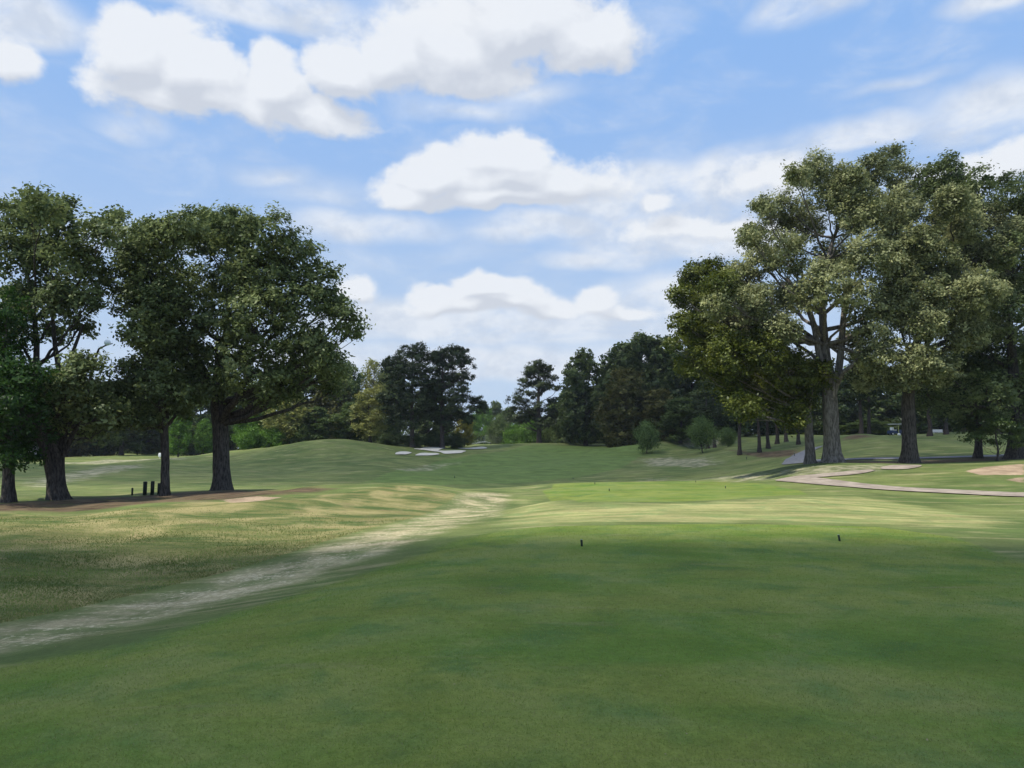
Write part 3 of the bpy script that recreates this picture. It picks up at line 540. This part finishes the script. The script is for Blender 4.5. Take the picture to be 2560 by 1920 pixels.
PR = {
 'dark':  [proto(22, 8, 'broad', L_dark, M_bark, 101, base=.05, n=900, per=24, leaf=.68), proto(22, 7.5, 'tall', L_dark, M_bark, 102, base=.08, n=820, per=24, leaf=.68), proto(22, 8, 'broad', L_dark, M_bark, 121, base=.07, n=860, per=24, leaf=.68)],
 'mid':   [proto(20, 7, 'broad', L_mid, M_bark, 103, base=.07, n=800, per=24, leaf=.62), proto(20, 6.5, 'tall', L_mid, M_bark, 104, base=.1, n=740, per=24, leaf=.62)],
 'brown': [proto(22, 8, 'broad', L_brown, M_bark, 105, base=.06, n=860, per=24, leaf=.68)],
 'oakp':  [proto(18, 5.5, 'broad', L_willow, M_bark, 106, base=.08, n=480)],
 'fresh': [proto(14, 5, 'broad', L_fresh, M_bark, 107, base=.15)],
 'pine':  [proto(20, 4.2, 'pine', L_pine, M_barkp, 108, base=.42), proto(20, 4.2, 'pine', L_pine, M_barkp, 109, base=.36)],
 'yell':  [proto(10, 3.5, 'tall', L_yell, M_bark, 110, base=.1, n=300)],
 'bush':  [proto(6, 4, 'broad', L_dark, M_bark, 111, base=.02, n=420, leaf=.3), ], 
 'bushg': [proto(6, 4, 'broad', L_fresh, M_bark, 112, base=.02, n=420, leaf=.3)],
 'bushm': [proto(6, 4, 'broad', L_mid, M_bark, 113, base=.02, n=420, leaf=.3)],
 'small': [proto(5, 3.3, 'broad', L_soft, M_bark, 114, base=.28, n=300, per=28, leaf=.22)],
 'smallg':[proto(5, 3, 'broad', L_soft, M_bark, 115, base=.2, n=300, per=28, leaf=.22)],
}
_rg = np.random.default_rng(7); _ct = {}
def plant(kind, u, Y, vt, hw, label, group=None, name='tree', cat='tree'):
    L = PR[kind]; q = _ct.get(kind, 0); _ct[kind] = q + 1; tm, cm, H_, Rr = L[q % len(L)]
    x = xat(u, Y); z = h1(x, Y); top = at(u, vt, Y).z; e = empty(name, (x, Y, z), label=label, cat=cat, group=group)
    hw *= (1.65 if group == GW else 1.4) if kind in ('dark', 'mid', 'brown') else 1.15
    e.scale = (hw * Y / F / Rr, hw * Y / F / Rr, (top - z) / H_); e.rotation_euler = (0, 0, _rg.uniform(0, 6.28))
    for nm, me in (('trunk', tm), ('crown', cm)):
        o = bpy.data.objects.new(nm, me); COL.objects.link(o); o.parent = e
    return e
GW = 'dark trees of the wood beyond the right fairway'
GB = 'trees of the woodland beyond the left fairway'
for kind, u, Y, vt, hw, lb in [
 ('dark',-150,150,760,70,'dark tree outside the woods, farthest left'), ('dark',-60,160,790,60,'dark woodland tree showing behind the left edge trunk'), ('mid',15,175,800,55,'woodland tree right behind the leftmost trunk'),
 ('dark',70,180,820,50,'dark woodland tree seen left of the V-forked trunk'), ('brown',150,178,815,52,'bronze woodland tree seen just right of the V-forked trunk'), ('dark',205,185,820,50,'dark woodland tree under the little golf ball'),
 ('mid',262,180,825,50,'mid green woodland tree left of the dark posts'), ('mid',318,190,830,48,'woodland tree seen between the dark posts and crowns'), ('mid',372,195,840,45,'mid green woodland tree seen right of the slim trunk'),
 ('mid',430,180,830,48,'mid green woodland tree between slim and thick trunks'), ('mid',500,185,820,50,'woodland tree just right of the thick flared trunk'), ('mid',560,195,825,48,'woodland tree left of the pale olive willow'),
 ('mid',655,170,800,50,'woodland tree directly behind the left pale olive tree'), ('brown',705,168,790,45,'bronze woodland tree between the two pale olive trees'), ('mid',745,175,785,42,'round-topped woodland tree at the right end of the broad oak'),
 ('oakp',800,180,776,40,'pale woodland tree crown rising left of the two dark pines'), ('mid',840,190,800,40,'woodland tree behind the left dark pine'), ('dark',925,185,820,40,'woodland tree behind and between the two dark pines')]:
    plant(kind, u, Y, vt, hw, lb, GB, 'woodland_tree', 'tree')
for kind, u, Y, vt, hw, lb in [
 ('fresh',385,160,885,26,'bright fresh tree seen between the slim and thick left trunks'), ('fresh',440,165,905,24,'bright small tree close left of the thick flared trunk'),
 ('fresh',562,152,872,30,'bright green tree right of the thick flared trunk'), ('fresh',530,148,905,26,'lower fresh green tree against the thick flared trunk'),
 ('oakp',622,148,850,56,'pale olive tree with pointed top on the left mound'), ('oakp',800,150,838,48,'pale olive tree just left of the two dark pines'),
 ('oakp',700,152,895,38,'low pale olive tree between the two taller pale ones'), ('mid',755,152,870,34,'mid green tree behind the mound crest'), ('mid',680,150,880,38,'mid green low tree right of the pointed pale olive tree')]:
    plant(kind, u, Y, vt, hw, lb, None, 'tree', 'tree')
for kind, u, Y, vt, hw, lb in [
 ('bushg',545,146,925,32,'fresh green bush at the foot of the mound, right of the thick trunk'), ('bushg',590,146,925,30,'mid green bush below the pointed pale olive tree'), ('bushm',650,147,920,28,'mid green bush at the left end of the mound crest'),
 ('bush',845,146,935,28,'dark bush leftmost under the two dark pines'), ('bush',893,147,938,28,'dark bush at the foot of the left dark pine'), ('bush',940,149,938,28,'dark bush at the foot of the right dark pine'), ('bush',985,150,936,24,'dark bush rightmost under the two dark pines'),
 ('bushm',1075,196,905,26,'bluish bush behind the sprinkler'), ('bushg',1112,190,918,26,'fresh bush left of the lone pine trunk'), ('bushg',1145,188,905,26,'fresh bush touching the lone pine trunk'), ('bushm',1190,190,905,26,'mid green bush right of the lone pine trunk'), ('bushm',1215,185,912,20,'greyish bush left of the bright green sapling'),
 ('bushm',1290,180,915,24,'bush between the first two dark trees of the right wood'), ('bushm',1345,172,915,26,'bush at the foot of the right wood, left of the grey small tree')]:
    plant(kind, u, Y, vt, hw, lb, 'bushes along the foot of the woods', 'bush', 'bush')
for kind, u, Y, vt, hw, lb in [
 ('yell',1003,158,895,20,'yellow-green sapling right of the two dark pines'), ('fresh',1042,265,872,24,'distant fresh green tree in the gap right of the dark pines'), ('mid',1070,290,868,24,'farthest tree in the gap between the pines'),
 ('mid',1100,270,880,26,'distant tree left of the lone pine'), ('mid',1150,260,885,30,'distant tree behind the lone pine'), ('mid',1200,250,870,28,'distant tree between the lone pine and the right wood'), ('fresh',1020,240,895,22,'distant low fresh tree beside the yellow sapling'),
 ('fresh',1240,178,885,22,'bright green sapling at the left end of the right wood'), ('fresh',1262,172,925,16,'low bright green sapling in front of the right wood')]:
    plant(kind, u, Y, vt, hw, lb, None, 'tree', 'tree')
GW = 'dark trees of the wood beyond the right fairway'
for kind, u, Y, vt, hw, lb in [
 ('dark',1265,165,757,48,'tall dark tree, left end of the right wood'), ('mid',1228,185,840,30,'half-height tree left of the tall dark end tree'), ('dark',1345,160,745,45,'second tall dark tree of the right wood'), ('dark',1390,158,722,55,'highest tree of the right wood, left of the olive oak'), ('brown',1352,148,795,50,'bronze tree in front of the right wood'),
 ('dark',1440,155,728,52,'dark tree just left of the olive oak crown'), ('brown',1425,145,840,40,'lower bronze tree behind the small grey-green tree'), ('dark',1500,152,750,50,'dark tree behind the left end of the olive oak'), ('dark',1560,150,780,48,'dark tree behind the middle of the olive oak'), ('mid',1470,140,860,36,'mid green low tree above the bright small tree'),
 ('dark',1615,160,800,48,'dark wood tree behind the row of pine trunks'), ('dark',1670,165,800,48,'dark wood tree above the grey cart path'), ('dark',1730,170,800,48,'dark wood tree behind the slender leaning trunk'), ('dark',1790,165,800,48,'dark wood tree directly behind the grey forked trunk'),
 ('dark',1845,168,790,48,'dark wood tree above the twin pine trunks'), ('mid',1880,150,905,38,'mid green low tree behind the twin pine trunks'), ('dark',1910,165,790,50,'dark wood tree left of the reddish trunk'), ('dark',1975,160,780,50,'dark wood tree behind the reddish trunk'), ('dark',2035,165,780,50,'dark wood tree right of the reddish trunk'),
 ('dark',2095,160,780,50,'dark wood tree behind the small dark tree'), ('dark',2155,165,770,55,'dark wood tree behind the little layered tree'), ('dark',2225,150,760,60,'dark wood tree at the right edge'), ('dark',2310,150,740,80,'dark wood tree beyond the right edge')]:
    plant(kind, u, Y, vt, hw, lb, GW, 'woodland_tree', 'tree')
rgu = np.random.default_rng(55); UL = []
for k_ in range(620):
    u_ = rgu.uniform(-420, 2640); Y_u = rgu.uniform(205, 240); hh = rgu.uniform(3, 8) * (.75 if 1000 < u_ < 1240 else 1.25); xx = xat(u_, Y_u); UL.append([xx, Y_u, h1(xx, Y_u) + hh * .42, 4.0, 3.5, hh * .55])
V, Q, ti, _c, _l = leaves(UL, 11000, 15, .85, rgu, 1.1, .6, (.3, 1), 1)
tag(mk('undergrowth', V, Q, L_dark, attrs={'tint': ti}), kind='stuff', label='dark undergrowth of the far woods', cat='undergrowth')
GQ2 = 'pines in the shade behind the right oaks'
for u, Y, vt, hw, lb in [(1530,128,840,34,'thin pine behind the bright green small tree'), (1597,100,770,40,'leftmost pine of the straw bed row'), (1640,101,760,36,'second pine of the straw bed row'), (1660,104,765,36,'grey-trunked third pine of the straw bed row'), (1679,109,770,36,'fourth pine of the straw bed row'),
 (1726,106,770,38,'pine beside the grey cart path'), (1862,98,760,40,'left of the twin pines on the shaded knoll'), (1878,101,765,38,'right of the twin pines on the shaded knoll'), (2010,100,770,44,'pine on the shaded bank right of the reddish trunk'), (2047,100,775,42,'second pine on the shaded bank'),
 (2085,112,780,40,'third pine on the shaded bank'), (2104,116,790,38,'fourth pine on the shaded bank'), (1545,136,840,34,'thin pine farther behind the bright small tree'), (2160,108,780,44,'pine behind the right edge trunk'), (1700,120,790,36,'pine in the back between the row and the path pine')]:
    plant('pine', u, Y, vt, hw, lb, GQ2, 'pine_tree', 'pine tree')
plant('smallg', 1397, 126, 914, 26, 'small round grey-green tree on the far fairway edge', None, 'small_tree', 'small tree')
plant('small', 1518, 118, 906, 32, 'small bright green tree with domed crown by the tan mound', None, 'small_tree', 'small tree')
plant('smallg', 1572, 122, 926, 20, 'little tree between the bright small tree and the pine row', None, 'small_tree', 'small tree')

# ================================================================ small objects
def tee_marker(u, v, Y, label, hpx=None, tilt=0.0):
    x, y = (hit(u, v) if Y is None else (xat(u, Y), Y)); z = h1(x, y)
    e = empty('tee_marker', (x, y, z), label=label, cat='tee marker', group='dark wooden tee markers'); h = .15
    a = Acc(); a.lathe([(0, -.03), (.024, -.03), (.025, .05), (.026, h - .012), (.026, h)], tilt=tilt, sides=12); a.mk('post', M_green, e)
    b = Acc(); b.lathe([(.0262, h), (.0262, h + .006), (.021, h + .011), (0, h + .012)], tilt=tilt, sides=12); b.mk('top', M_cap, e)
tee_marker(1257, 1180, None, 'left tee marker of the near dark tee', tilt=-.06)
tee_marker(1814, 1169, None, 'right tee marker of the near dark tee', tilt=-.16)
tee_marker(1316, 1061, None, 'left front tee marker on the sunlit tee'); tee_marker(1567, 1055, None, 'right front tee marker on the sunlit tee')
tee_marker(1285, 1046, None, 'left back tee marker on the sunlit tee'); tee_marker(1503, 1042, None, 'right back tee marker on the sunlit tee')
def stake(u, v, label, h=.32, r=.035):
    x, y = hit(u, v); e = empty('stake', (x, y, h1(x, y)), label=label, cat='stake', group='short dark stakes')
    a = Acc(); a.lathe([(0, -.05), (r, -.05), (r, h * .96), (r * .7, h), (0, h + .01)], sides=8); a.mk('post', M_green, e)
    b = Acc(); b.lathe([(r * 1.06, h * .8), (r * 1.06, h * .93)], sides=8); b.mk('band', M_cap, e)
stake(982, 1033, 'left dark stake on the shaded fairway'); stake(1238, 1035, 'right dark stake on the shaded fairway', .2)
stake(1613, 992, 'dark stake below the pine straw bed, left', .4); stake(1716, 986, 'dark stake on the straw bed by the grey path', .5)
def post(u, Y, hpx, wpx, label, kind=0):
    x = xat(u, Y); z = h1(x, Y); h = hpx * Y / F; r = wpx * Y / F / 2
    e = empty('wooden_post', (x, Y, z), label=label, cat='post', group='dark posts under the left oaks')
    a = Acc(); a.lathe([(0, -.1), (r * .96, -.1), (r, h * .5), (r, h * .94)], sides=14); a.mk('post', M_green, e)
    b = Acc(); b.lathe([(r * 1.03, h * .94), (r * 1.03, h * .97), (r * .9, h * .995), (r * .4, h * 1.01), (0, h * 1.012)], sides=14); b.mk('cap', M_green, e)
post(317, 48.5, 29, 8, 'left of the two thick dark posts'); post(333, 48.7, 29, 7.6, 'right of the two thick dark posts')
post(347, 48.9, 24, 6, 'dark post half hidden by the slim trunk'); post(290, 48.3, 16, 4, 'short thin dark post left of the thick ones')
# golf ball in flight, seen against the sky gap
b0 = at(232, 740, 5.0); rr = .0214
import bmesh
bm = bmesh.new(); bmesh.ops.create_icosphere(bm, subdivisions=5, radius=rr)
gd = [Vector((math.cos(i * 2.39996) * math.sqrt(1 - (1 - 2 * (i + .5) / 330) ** 2), math.sin(i * 2.39996) * math.sqrt(1 - (1 - 2 * (i + .5) / 330) ** 2), 1 - 2 * (i + .5) / 330)) for i in range(330)]
ga = np.array(gd)
for v_ in bm.verts:
    n_v = v_.co.normalized(); dd = float(np.max(ga @ np.array(n_v))); ang = math.acos(min(1, dd)); v_.co = n_v * (rr - max(0, 1 - (ang / .085) ** 2) * .00035)
me = bpy.data.meshes.new('golf_ball'); bm.to_mesh(me); bm.free(); me.materials.append(M_white)
for f_ in me.polygons: f_.use_smooth = True
gb = bpy.data.objects.new('golf_ball', me); gb.location = b0; COL.objects.link(gb)
tag(gb, 'white golf ball flying in the sky gap between two left oaks', 'golf ball')
# white tee sign behind the slim trunk
x, y = xat(346, 150), 150; e = empty('course_sign', (x, y, h1(x, y)), label='small white rounded sign far away beside the slim trunk', cat='sign')
a = Acc(); a.tube([(0, 0, -.1), (0, 0, .6)], [.04, .04], 8); a.mk('post', M_white, e)
a = Acc(); a.lathe([(0, .5), (.28, .52), (.36, .75), (.36, 1.1), (.28, 1.32), (0, 1.38)], sides=16); o = a.mk('board', M_white, e); o.scale = (1, .25, 1)
# parked car and golf cart far behind
def wheel(e, x, y, r, w=.2):
    a = Acc(); th = np.linspace(0, 2 * np.pi, 20, endpoint=False)
    prof = [(r * .55, -w / 2), (r * .92, -w / 2), (r, -w / 2 + .03), (r, w / 2 - .03), (r * .92, w / 2), (r * .55, w / 2)]
    V = np.array([[q * math.cos(t), z, q * math.sin(t)] for q, z in prof for t in th]) + np.array([x, y, r]); n = len(prof)
    i = np.arange(n)[:, None] * 20; i2 = ((np.arange(n) + 1) % n)[:, None] * 20; j = np.arange(20)[None]; j2 = (j + 1) % 20
    a.add(V, np.stack([i + j, i + j2, i2 + j2, i2 + j], -1).reshape(-1, 4)); w_ = a.mk('wheel', M_rub, e)
    b = Acc(); b.lathe([(0, -w * .5), (r * .56, -w * .42), (r * .56, w * .42), (0, w * .5)], sides=16); c = b.mk('hub', M_white, e); c.parent = w_
    c.rotation_euler = (R(90), 0, 0); c.location = (x, y, r)
def extr(prof, w, inset=.0):   # side outline (x, z) extruded across y
    n = len(prof); V = [(x_, -w, z_) for x_, z_ in prof] + [(x_, w, z_) for x_, z_ in prof]
    F_ = [[i, (i + 1) % n, n + (i + 1) % n, n + i] for i in range(n)]
    return V, F_, [list(range(n))[::-1], list(range(n, 2 * n))]
def extr_obj(name, prof, w, m, e):
    V, F4, caps = extr(prof, w); return mk(name, V, [np.array(F4), np.array(caps)], m, e)
x, y = xat(100, 172), 172; e = empty('parked_car', (x, y, h1(x, y)), label='dark blue parked car beside the pale shed, behind the forked trunk', cat='car')
extr_obj('body', [(-2.2,.35),(2.2,.35),(2.25,.7),(2.0,.85),(1.1,.92),(-1.9,.95),(-2.25,.75)], .88, M_blue, e)
extr_obj('cabin', [(-1.7,.94),(1.05,.92),(.45,1.42),(-1.1,1.45)], .76, M_rub, e)
for sx_ in (-1.4, 1.4):
    for sy_ in (-.82, .82): wheel(e, sx_, sy_, .33)
x, y = xat(68, 178), 178; e = empty('shed', (x, y, h1(x, y)), label='low pale shed seen under the leftmost tree', cat='shed')
a = Acc(); a.box((0, 0, .7), (3.4, 2, .7)); a.mk('wall', M_white, e, False)
extr_obj('roof', [(-3.7,1.402),(3.7,1.402),(3.7,1.5),(2.2,2.7),(-2.2,2.7),(-3.7,1.5)], 2.3, M_roof, e)
a = Acc(); a.box((1.2, -2.03, .55), (.45, .03, .52)); a.mk('door', M_green, e, False)
x, y = xat(1937, 118), 118; e = empty('golf_cart', (x, y, h1(x, y)), label='blue and white golf cart behind the reddish trunk', cat='golf cart')
extr_obj('body', [(-1.15,.3),(1.1,.3),(1.2,.55),(.95,.95),(.75,.95),(.6,.45),(0,.45),(-.05,.7),(-1.1,.8)], .55, M_blue, e)
a = Acc(); a.box((-.35, 0, .86), (.28, .5, .05)); a.box((-.62, 0, 1.1), (.05, .5, .22)); a.mk('seat', M_white, e, False)
a = Acc(); a.box((-.1, 0, 1.84), (.85, .56, .035)); a.mk('roof', M_white, e, False)
for px_, py_ in ((-.8,-.5),(-.8,.5),(.65,-.5),(.65,.5)):
    a = Acc(); a.tube([(px_, py_, .75), (px_ * .95, py_, 1.81)], [.02, .02], 6); a.mk('roof_post', M_rub, e)
for sx_ in (-.75, .8):
    for sy_ in (-.48, .48): wheel(e, sx_, sy_, .24, .16)
x, y = xat(1944, 112), 112; e = empty('marker_pole', (x, y, h1(x, y)), label='thin yellow-green pole left of the reddish trunk', cat='pole')
a = Acc(); a.tube([(0, 0, -.1), (-.05, 0, 1.5)], [.04, .035], 8); a.mk('shaft', M_yel, e); a = Acc(); a.lathe([(0, .0), (.22, .0), (.22, .3), (.1, .34), (0, .34)], sides=12); a.mk('base', M_white, e)
x, y = xat(2029, 122), 122; e = empty('park_bench', (x, y, h1(x, y)), label='white bench between two pines on the shaded bank', cat='bench')
a = Acc(); [a.box((0, -.16 + .16 * k_, .45), (.9, .065, .02)) for k_ in range(3)]; a.mk('seat', M_white, e, False)
a = Acc(); [a.box((0, .24, .6 + .15 * k_), (.9, .02, .055)) for k_ in range(3)]; a.mk('backrest', M_white, e, False)
for sx_ in (-.75, .75):
    a = Acc(); a.box((sx_, 0, .21), (.03, .2, .21)); a.mk('leg', M_white, e, False)

# ================================================================ grass blades
def blades(name, X, Y, h, w, lean, c, m, label, rng):
    n = len(X); Z = hgt(X, Y); a = rng.uniform(0, 6.283, n); la = rng.uniform(0, 6.283, n)
    dx, dy = np.cos(a) * w / 2, np.sin(a) * w / 2; lx, ly = np.cos(la) * h * lean, np.sin(la) * h * lean
    V = np.empty((n, 3, 3)); V[:, 0] = np.stack([X - dx, Y - dy, Z - .004], 1); V[:, 1] = np.stack([X + dx, Y + dy, Z - .004], 1); V[:, 2] = np.stack([X + lx, Y + ly, Z + h], 1)
    o = mk(name, V.reshape(-1, 3), np.arange(n * 3).reshape(-1, 3), m, attrs={'col': np.repeat(np.c_[c, np.ones(n)], 3, 0)}); return tag(o, label=label, cat='grass', kind='stuff')
bmat, t_, o_ = mat('grass_blades'); a_ = t_.attr('col'); d_ = t_.node('ShaderNodeBsdfDiffuse'); t_.l.new(a_.outputs['Color'], d_.inputs[0]); s_ = t_.node('ShaderNodeBsdfTranslucent'); t_.l.new(a_.outputs['Color'], s_.inputs[0])
mm = t_.node('ShaderNodeMixShader'); mm.inputs[0].default_value = .5; t_.l.new(d_.outputs[0], mm.inputs[1]); t_.l.new(s_.outputs[0], mm.inputs[2]); t_.l.new(mm.outputs[0], o_.inputs[0])
rng = np.random.default_rng(99)
n = 190000; Yb = 4.6 * (24 / 4.6) ** rng.random(n); Xb = rng.uniform(-.78, .78, n) * Yb
d_t = sdf(TEE1, Xb, Yb); k_ = d_t > .1; Xb, Yb = Xb[k_], Yb[k_]; n = len(Xb); sh = rng.random(n)[:, None]; dryb = (rng.random(n) < .10)[:, None]
pz = (.5 + .5 * np.sin(Xb * .9 + 2 * np.sin(Yb * .5 + .4 * Xb)) * np.sin(Yb * 1.1 + 1.5 * np.sin(Xb * .55)))[:, None]
c = np.array([.115, .19, .032]) * (1 - sh) + np.array([.185, .245, .055]) * sh; c = c * (1 - .45 * pz) + np.array([.22, .215, .08]) * .45 * pz; c = np.where(dryb, np.array([.27, .24, .13]), c)
c = c * 1.3
blades('mown_grass', Xb, Yb, rng.uniform(.006, .016, n) * (1 + Yb / 20), .0035 + Yb * .00035, rng.uniform(.5, 1.3, n), c, bmat, 'short mown grass on the near tee', rng)
n = 170000; Yb = 11 * (30 / 11) ** rng.random(n) ** 1.3; Xb = rng.uniform(-.80, .05, n) * Yb
k_ = (sdf(ROUGH, Xb, Yb) > -.05) & (rng.random(n) < np.clip((30 - Yb) / 12, 0, 1)); Xb, Yb = Xb[k_], Yb[k_]; n = len(Xb)
pf = .5 + .5 * np.sin(Xb * 1.1 + 2 * np.sin(Yb * .45)) * np.sin(Yb * .8 + 1.7 * np.sin(Xb * .6)); de = np.clip(1 - sdf(ROUGH, Xb, Yb) / 2.2, 0, 1); pst = .5 + .5 * np.sin(Yb * 1.9 + .5 * Xb + 1.5 * np.sin(Xb * .8)) ; p_dry = np.clip(.04 + .45 * pf ** 2 * pst + .40 * de, 0, .8)
isd = (rng.random(n) < p_dry)[:, None]; sh = rng.random(n)[:, None]
c = np.where(isd, np.array([.15, .145, .055]) * (1 - sh) + np.array([.23, .21, .095]) * sh, np.array([.085, .125, .035]) * (1 - sh) + np.array([.14, .19, .05]) * sh) * (.75 + .5 * pst[:, None])
c = c * 1.45
blades('rough_grass', Xb, Yb, rng.uniform(.02, .055, n) * (.5 + .9 * pf), .006 + Yb * .0006, rng.uniform(.3, 1.2, n), c, bmat, 'longer rough grass on the left slope', rng)

n = 900; Yl = 5 * (34 / 5) ** rng.random(n); Xl = rng.uniform(-.75, .75, n) * Yl; k_ = rng.random(n) < np.where(sdf(TEE1, Xl, Yl) > .3, .12, .8); Xl, Yl = Xl[k_], Yl[k_]; n = len(Xl)
Zl = hgt(Xl, Yl) + rng.uniform(.004, .02, n); a_ = rng.uniform(0, 6.283, n); q = rng.uniform(.006, .015, n); dx = np.stack([np.cos(a_) * q, np.sin(a_) * q, rng.normal(0, .3, n) * q], 1); dy = np.stack([-np.sin(a_) * q * .6, np.cos(a_) * q * .6, rng.normal(0, .3, n) * q], 1); c0 = np.stack([Xl, Yl, Zl], 1)
tag(mk('fallen_leaves', np.stack([c0 - dx, c0 - dy, c0 + dx, c0 + dy], 1).reshape(-1, 3), np.arange(n * 4).reshape(-1, 4), simple('dry_leaf', (.20, .15, .08), (.38, .32, .20), 3, .8, 0)), kind='stuff', label='dry leaf bits and clippings scattered on the turf', cat='fallen leaves')

# ================================================================ sprinkler, clouds overhead, haze
def volmat(name, col_, dens, aniso=0.0):
    m, t, o = mat(name); v_ = t.node('ShaderNodeVolumePrincipled'); v_.inputs['Color'].default_value = (*col_, 1); v_.inputs['Density'].default_value = dens; v_.inputs['Anisotropy'].default_value = aniso
    t.l.new(v_.outputs[0], o.inputs['Volume']); return m
x, y = xat(1060, 168), 168; e = empty('sprinkler', (x, y, h1(x, y)), label='lawn sprinkler throwing a fan of water beyond the bunkers', cat='sprinkler')
a = Acc(); a.lathe([(0, -.1), (.08, -.1), (.08, .35), (.05, .45), (0, .46)], sides=10); a.mk('head', M_rub, e)
a = Acc(); rg2 = np.random.default_rng(4)
for k_ in range(9):
    s_ = rg2.uniform(-1, 1); L_ = rg2.uniform(2.5, 4.5); hh = rg2.uniform(.2, .5); s2 = -1
    a.tube(bez(np.array([0, 0, .4]), np.array([s2 * L_ * .5, s_ * .4, .4 + hh * 1.5]), np.array([s2 * L_, s_, .15]), 8), np.linspace(.004, .008, 8), 4)
a.mk('water_jet', simple('water_spray', (.45, .5, .55), (.6, .65, .7), 5, .3, 0), e)
a = Acc(); th = np.linspace(0, np.pi, 10); a.lathe([(3.2 * math.sin(q) ** .8, 0.1 + 2.2 * (1 - math.cos(q)) / 2) for q in th], sides=20); mo = a.mk('mist', volmat('mist', (.95, .97, 1), .005), e)
# clouds: closed lens-shaped bodies of thin vapour overhead; the sun comes through them dimmed
def cloud(name, outline, zbase, thick, dens, label, seed):
    rng = np.random.default_rng(seed); off = Vector((SDIR.x / SDIR.z, SDIR.y / SDIR.z)) * zbase
    p = np.array(outline, float); c0 = p.mean(0); K_ = 120; d_ = np.r_[0, np.cumsum(np.linalg.norm(np.diff(np.r_[p, p[:1]], axis=0), axis=1))]; s_ = np.linspace(0, d_[-1], K_, endpoint=False); pc = np.r_[p, p[:1]]
    q = np.c_[np.interp(s_, d_, pc[:, 0]), np.interp(s_, d_, pc[:, 1])]
    for _ in range(6): q = (np.roll(q, 1, 0) + 2 * q + np.roll(q, -1, 0)) / 4
    q += np.c_[np.sin(s_ * .35) + .6 * np.sin(s_ * .9 + 1), np.cos(s_ * .41) + .6 * np.sin(s_ * .77)] * .8
    V = []; rings = [1, .93, .82, .65, .4, .15]
    for sgn in (1, -1):
        for f in (rings if sgn > 0 else rings[1:]):
            hgt_ = (1 - f ** 3) ** .8; bumpy = 1 + .15 * np.sin(s_ * .3 + f * 7) * (1 - f)
            V.append(np.c_[c0 + (q - c0) * f, zbase + sgn * thick * (.5 if sgn > 0 else .18) * hgt_ * bumpy])
    V = np.concatenate(V); V[:, 0] += off.x; V[:, 1] += off.y; nr = len(rings); Fq = []
    def band(i, j, flip):
        for a_i in range(K_):
            b_i = (a_i + 1) % K_; f = [i * K_ + a_i, i * K_ + b_i, j * K_ + b_i, j * K_ + a_i]; Fq.append(f[::-1] if flip else f)
    for i in range(nr - 1): band(i, i + 1, False)
    prev = 0
    for i in range(nr - 1): band(prev, nr + i, True); prev = nr + i
    tc_ = len(V); V = np.r_[V, [[*V[(nr - 1) * K_:nr * K_].mean(0)]], [[*V[prev * K_:(prev + 1) * K_].mean(0)]]]
    T3 = [[(nr - 1) * K_ + a_i, (nr - 1) * K_ + (a_i + 1) % K_, tc_] for a_i in range(K_)] + [[prev * K_ + (a_i + 1) % K_, prev * K_ + a_i, tc_ + 1] for a_i in range(K_)]
    o = mk(name, V, [np.array(Fq), np.array(T3)], volmat(name + '_vapour', (1, 1, 1), dens * .62), smooth=True); return tag(o, label=label, kind='structure')
cloud('cloud', [(-30,-90),(-34,-20),(-34,23),(-18,22),(-7,19),(6,17.5),(14,18.5),(24,17),(40,14),(70,8),(90,-60),(30,-110)], 420, 50, .019, 'thin cloud overhead shading the near tee', 1)
cloud('cloud', [(-190,64),(-120,60),(-70,60),(-30,62),(-8,65),(4,69),(14,71),(22,69),(34,63),(50,60),(80,58),(120,60),(150,120),(90,150),(40,172),(10,176),(-12,156),(-30,145),(-48,141),(-75,133),(-110,126),(-180,118)], 420, 60, .062, 'broad thin cloud overhead shading the fairway', 2)
a = Acc(); a.box((0, 420, 60), (620, 640, 75)); hz_ = a.mk('haze', volmat('haze_air', (.86, .92, 1), .00015), None, False); tag(hz_, kind='stuff', label='faint bluish air over the course')
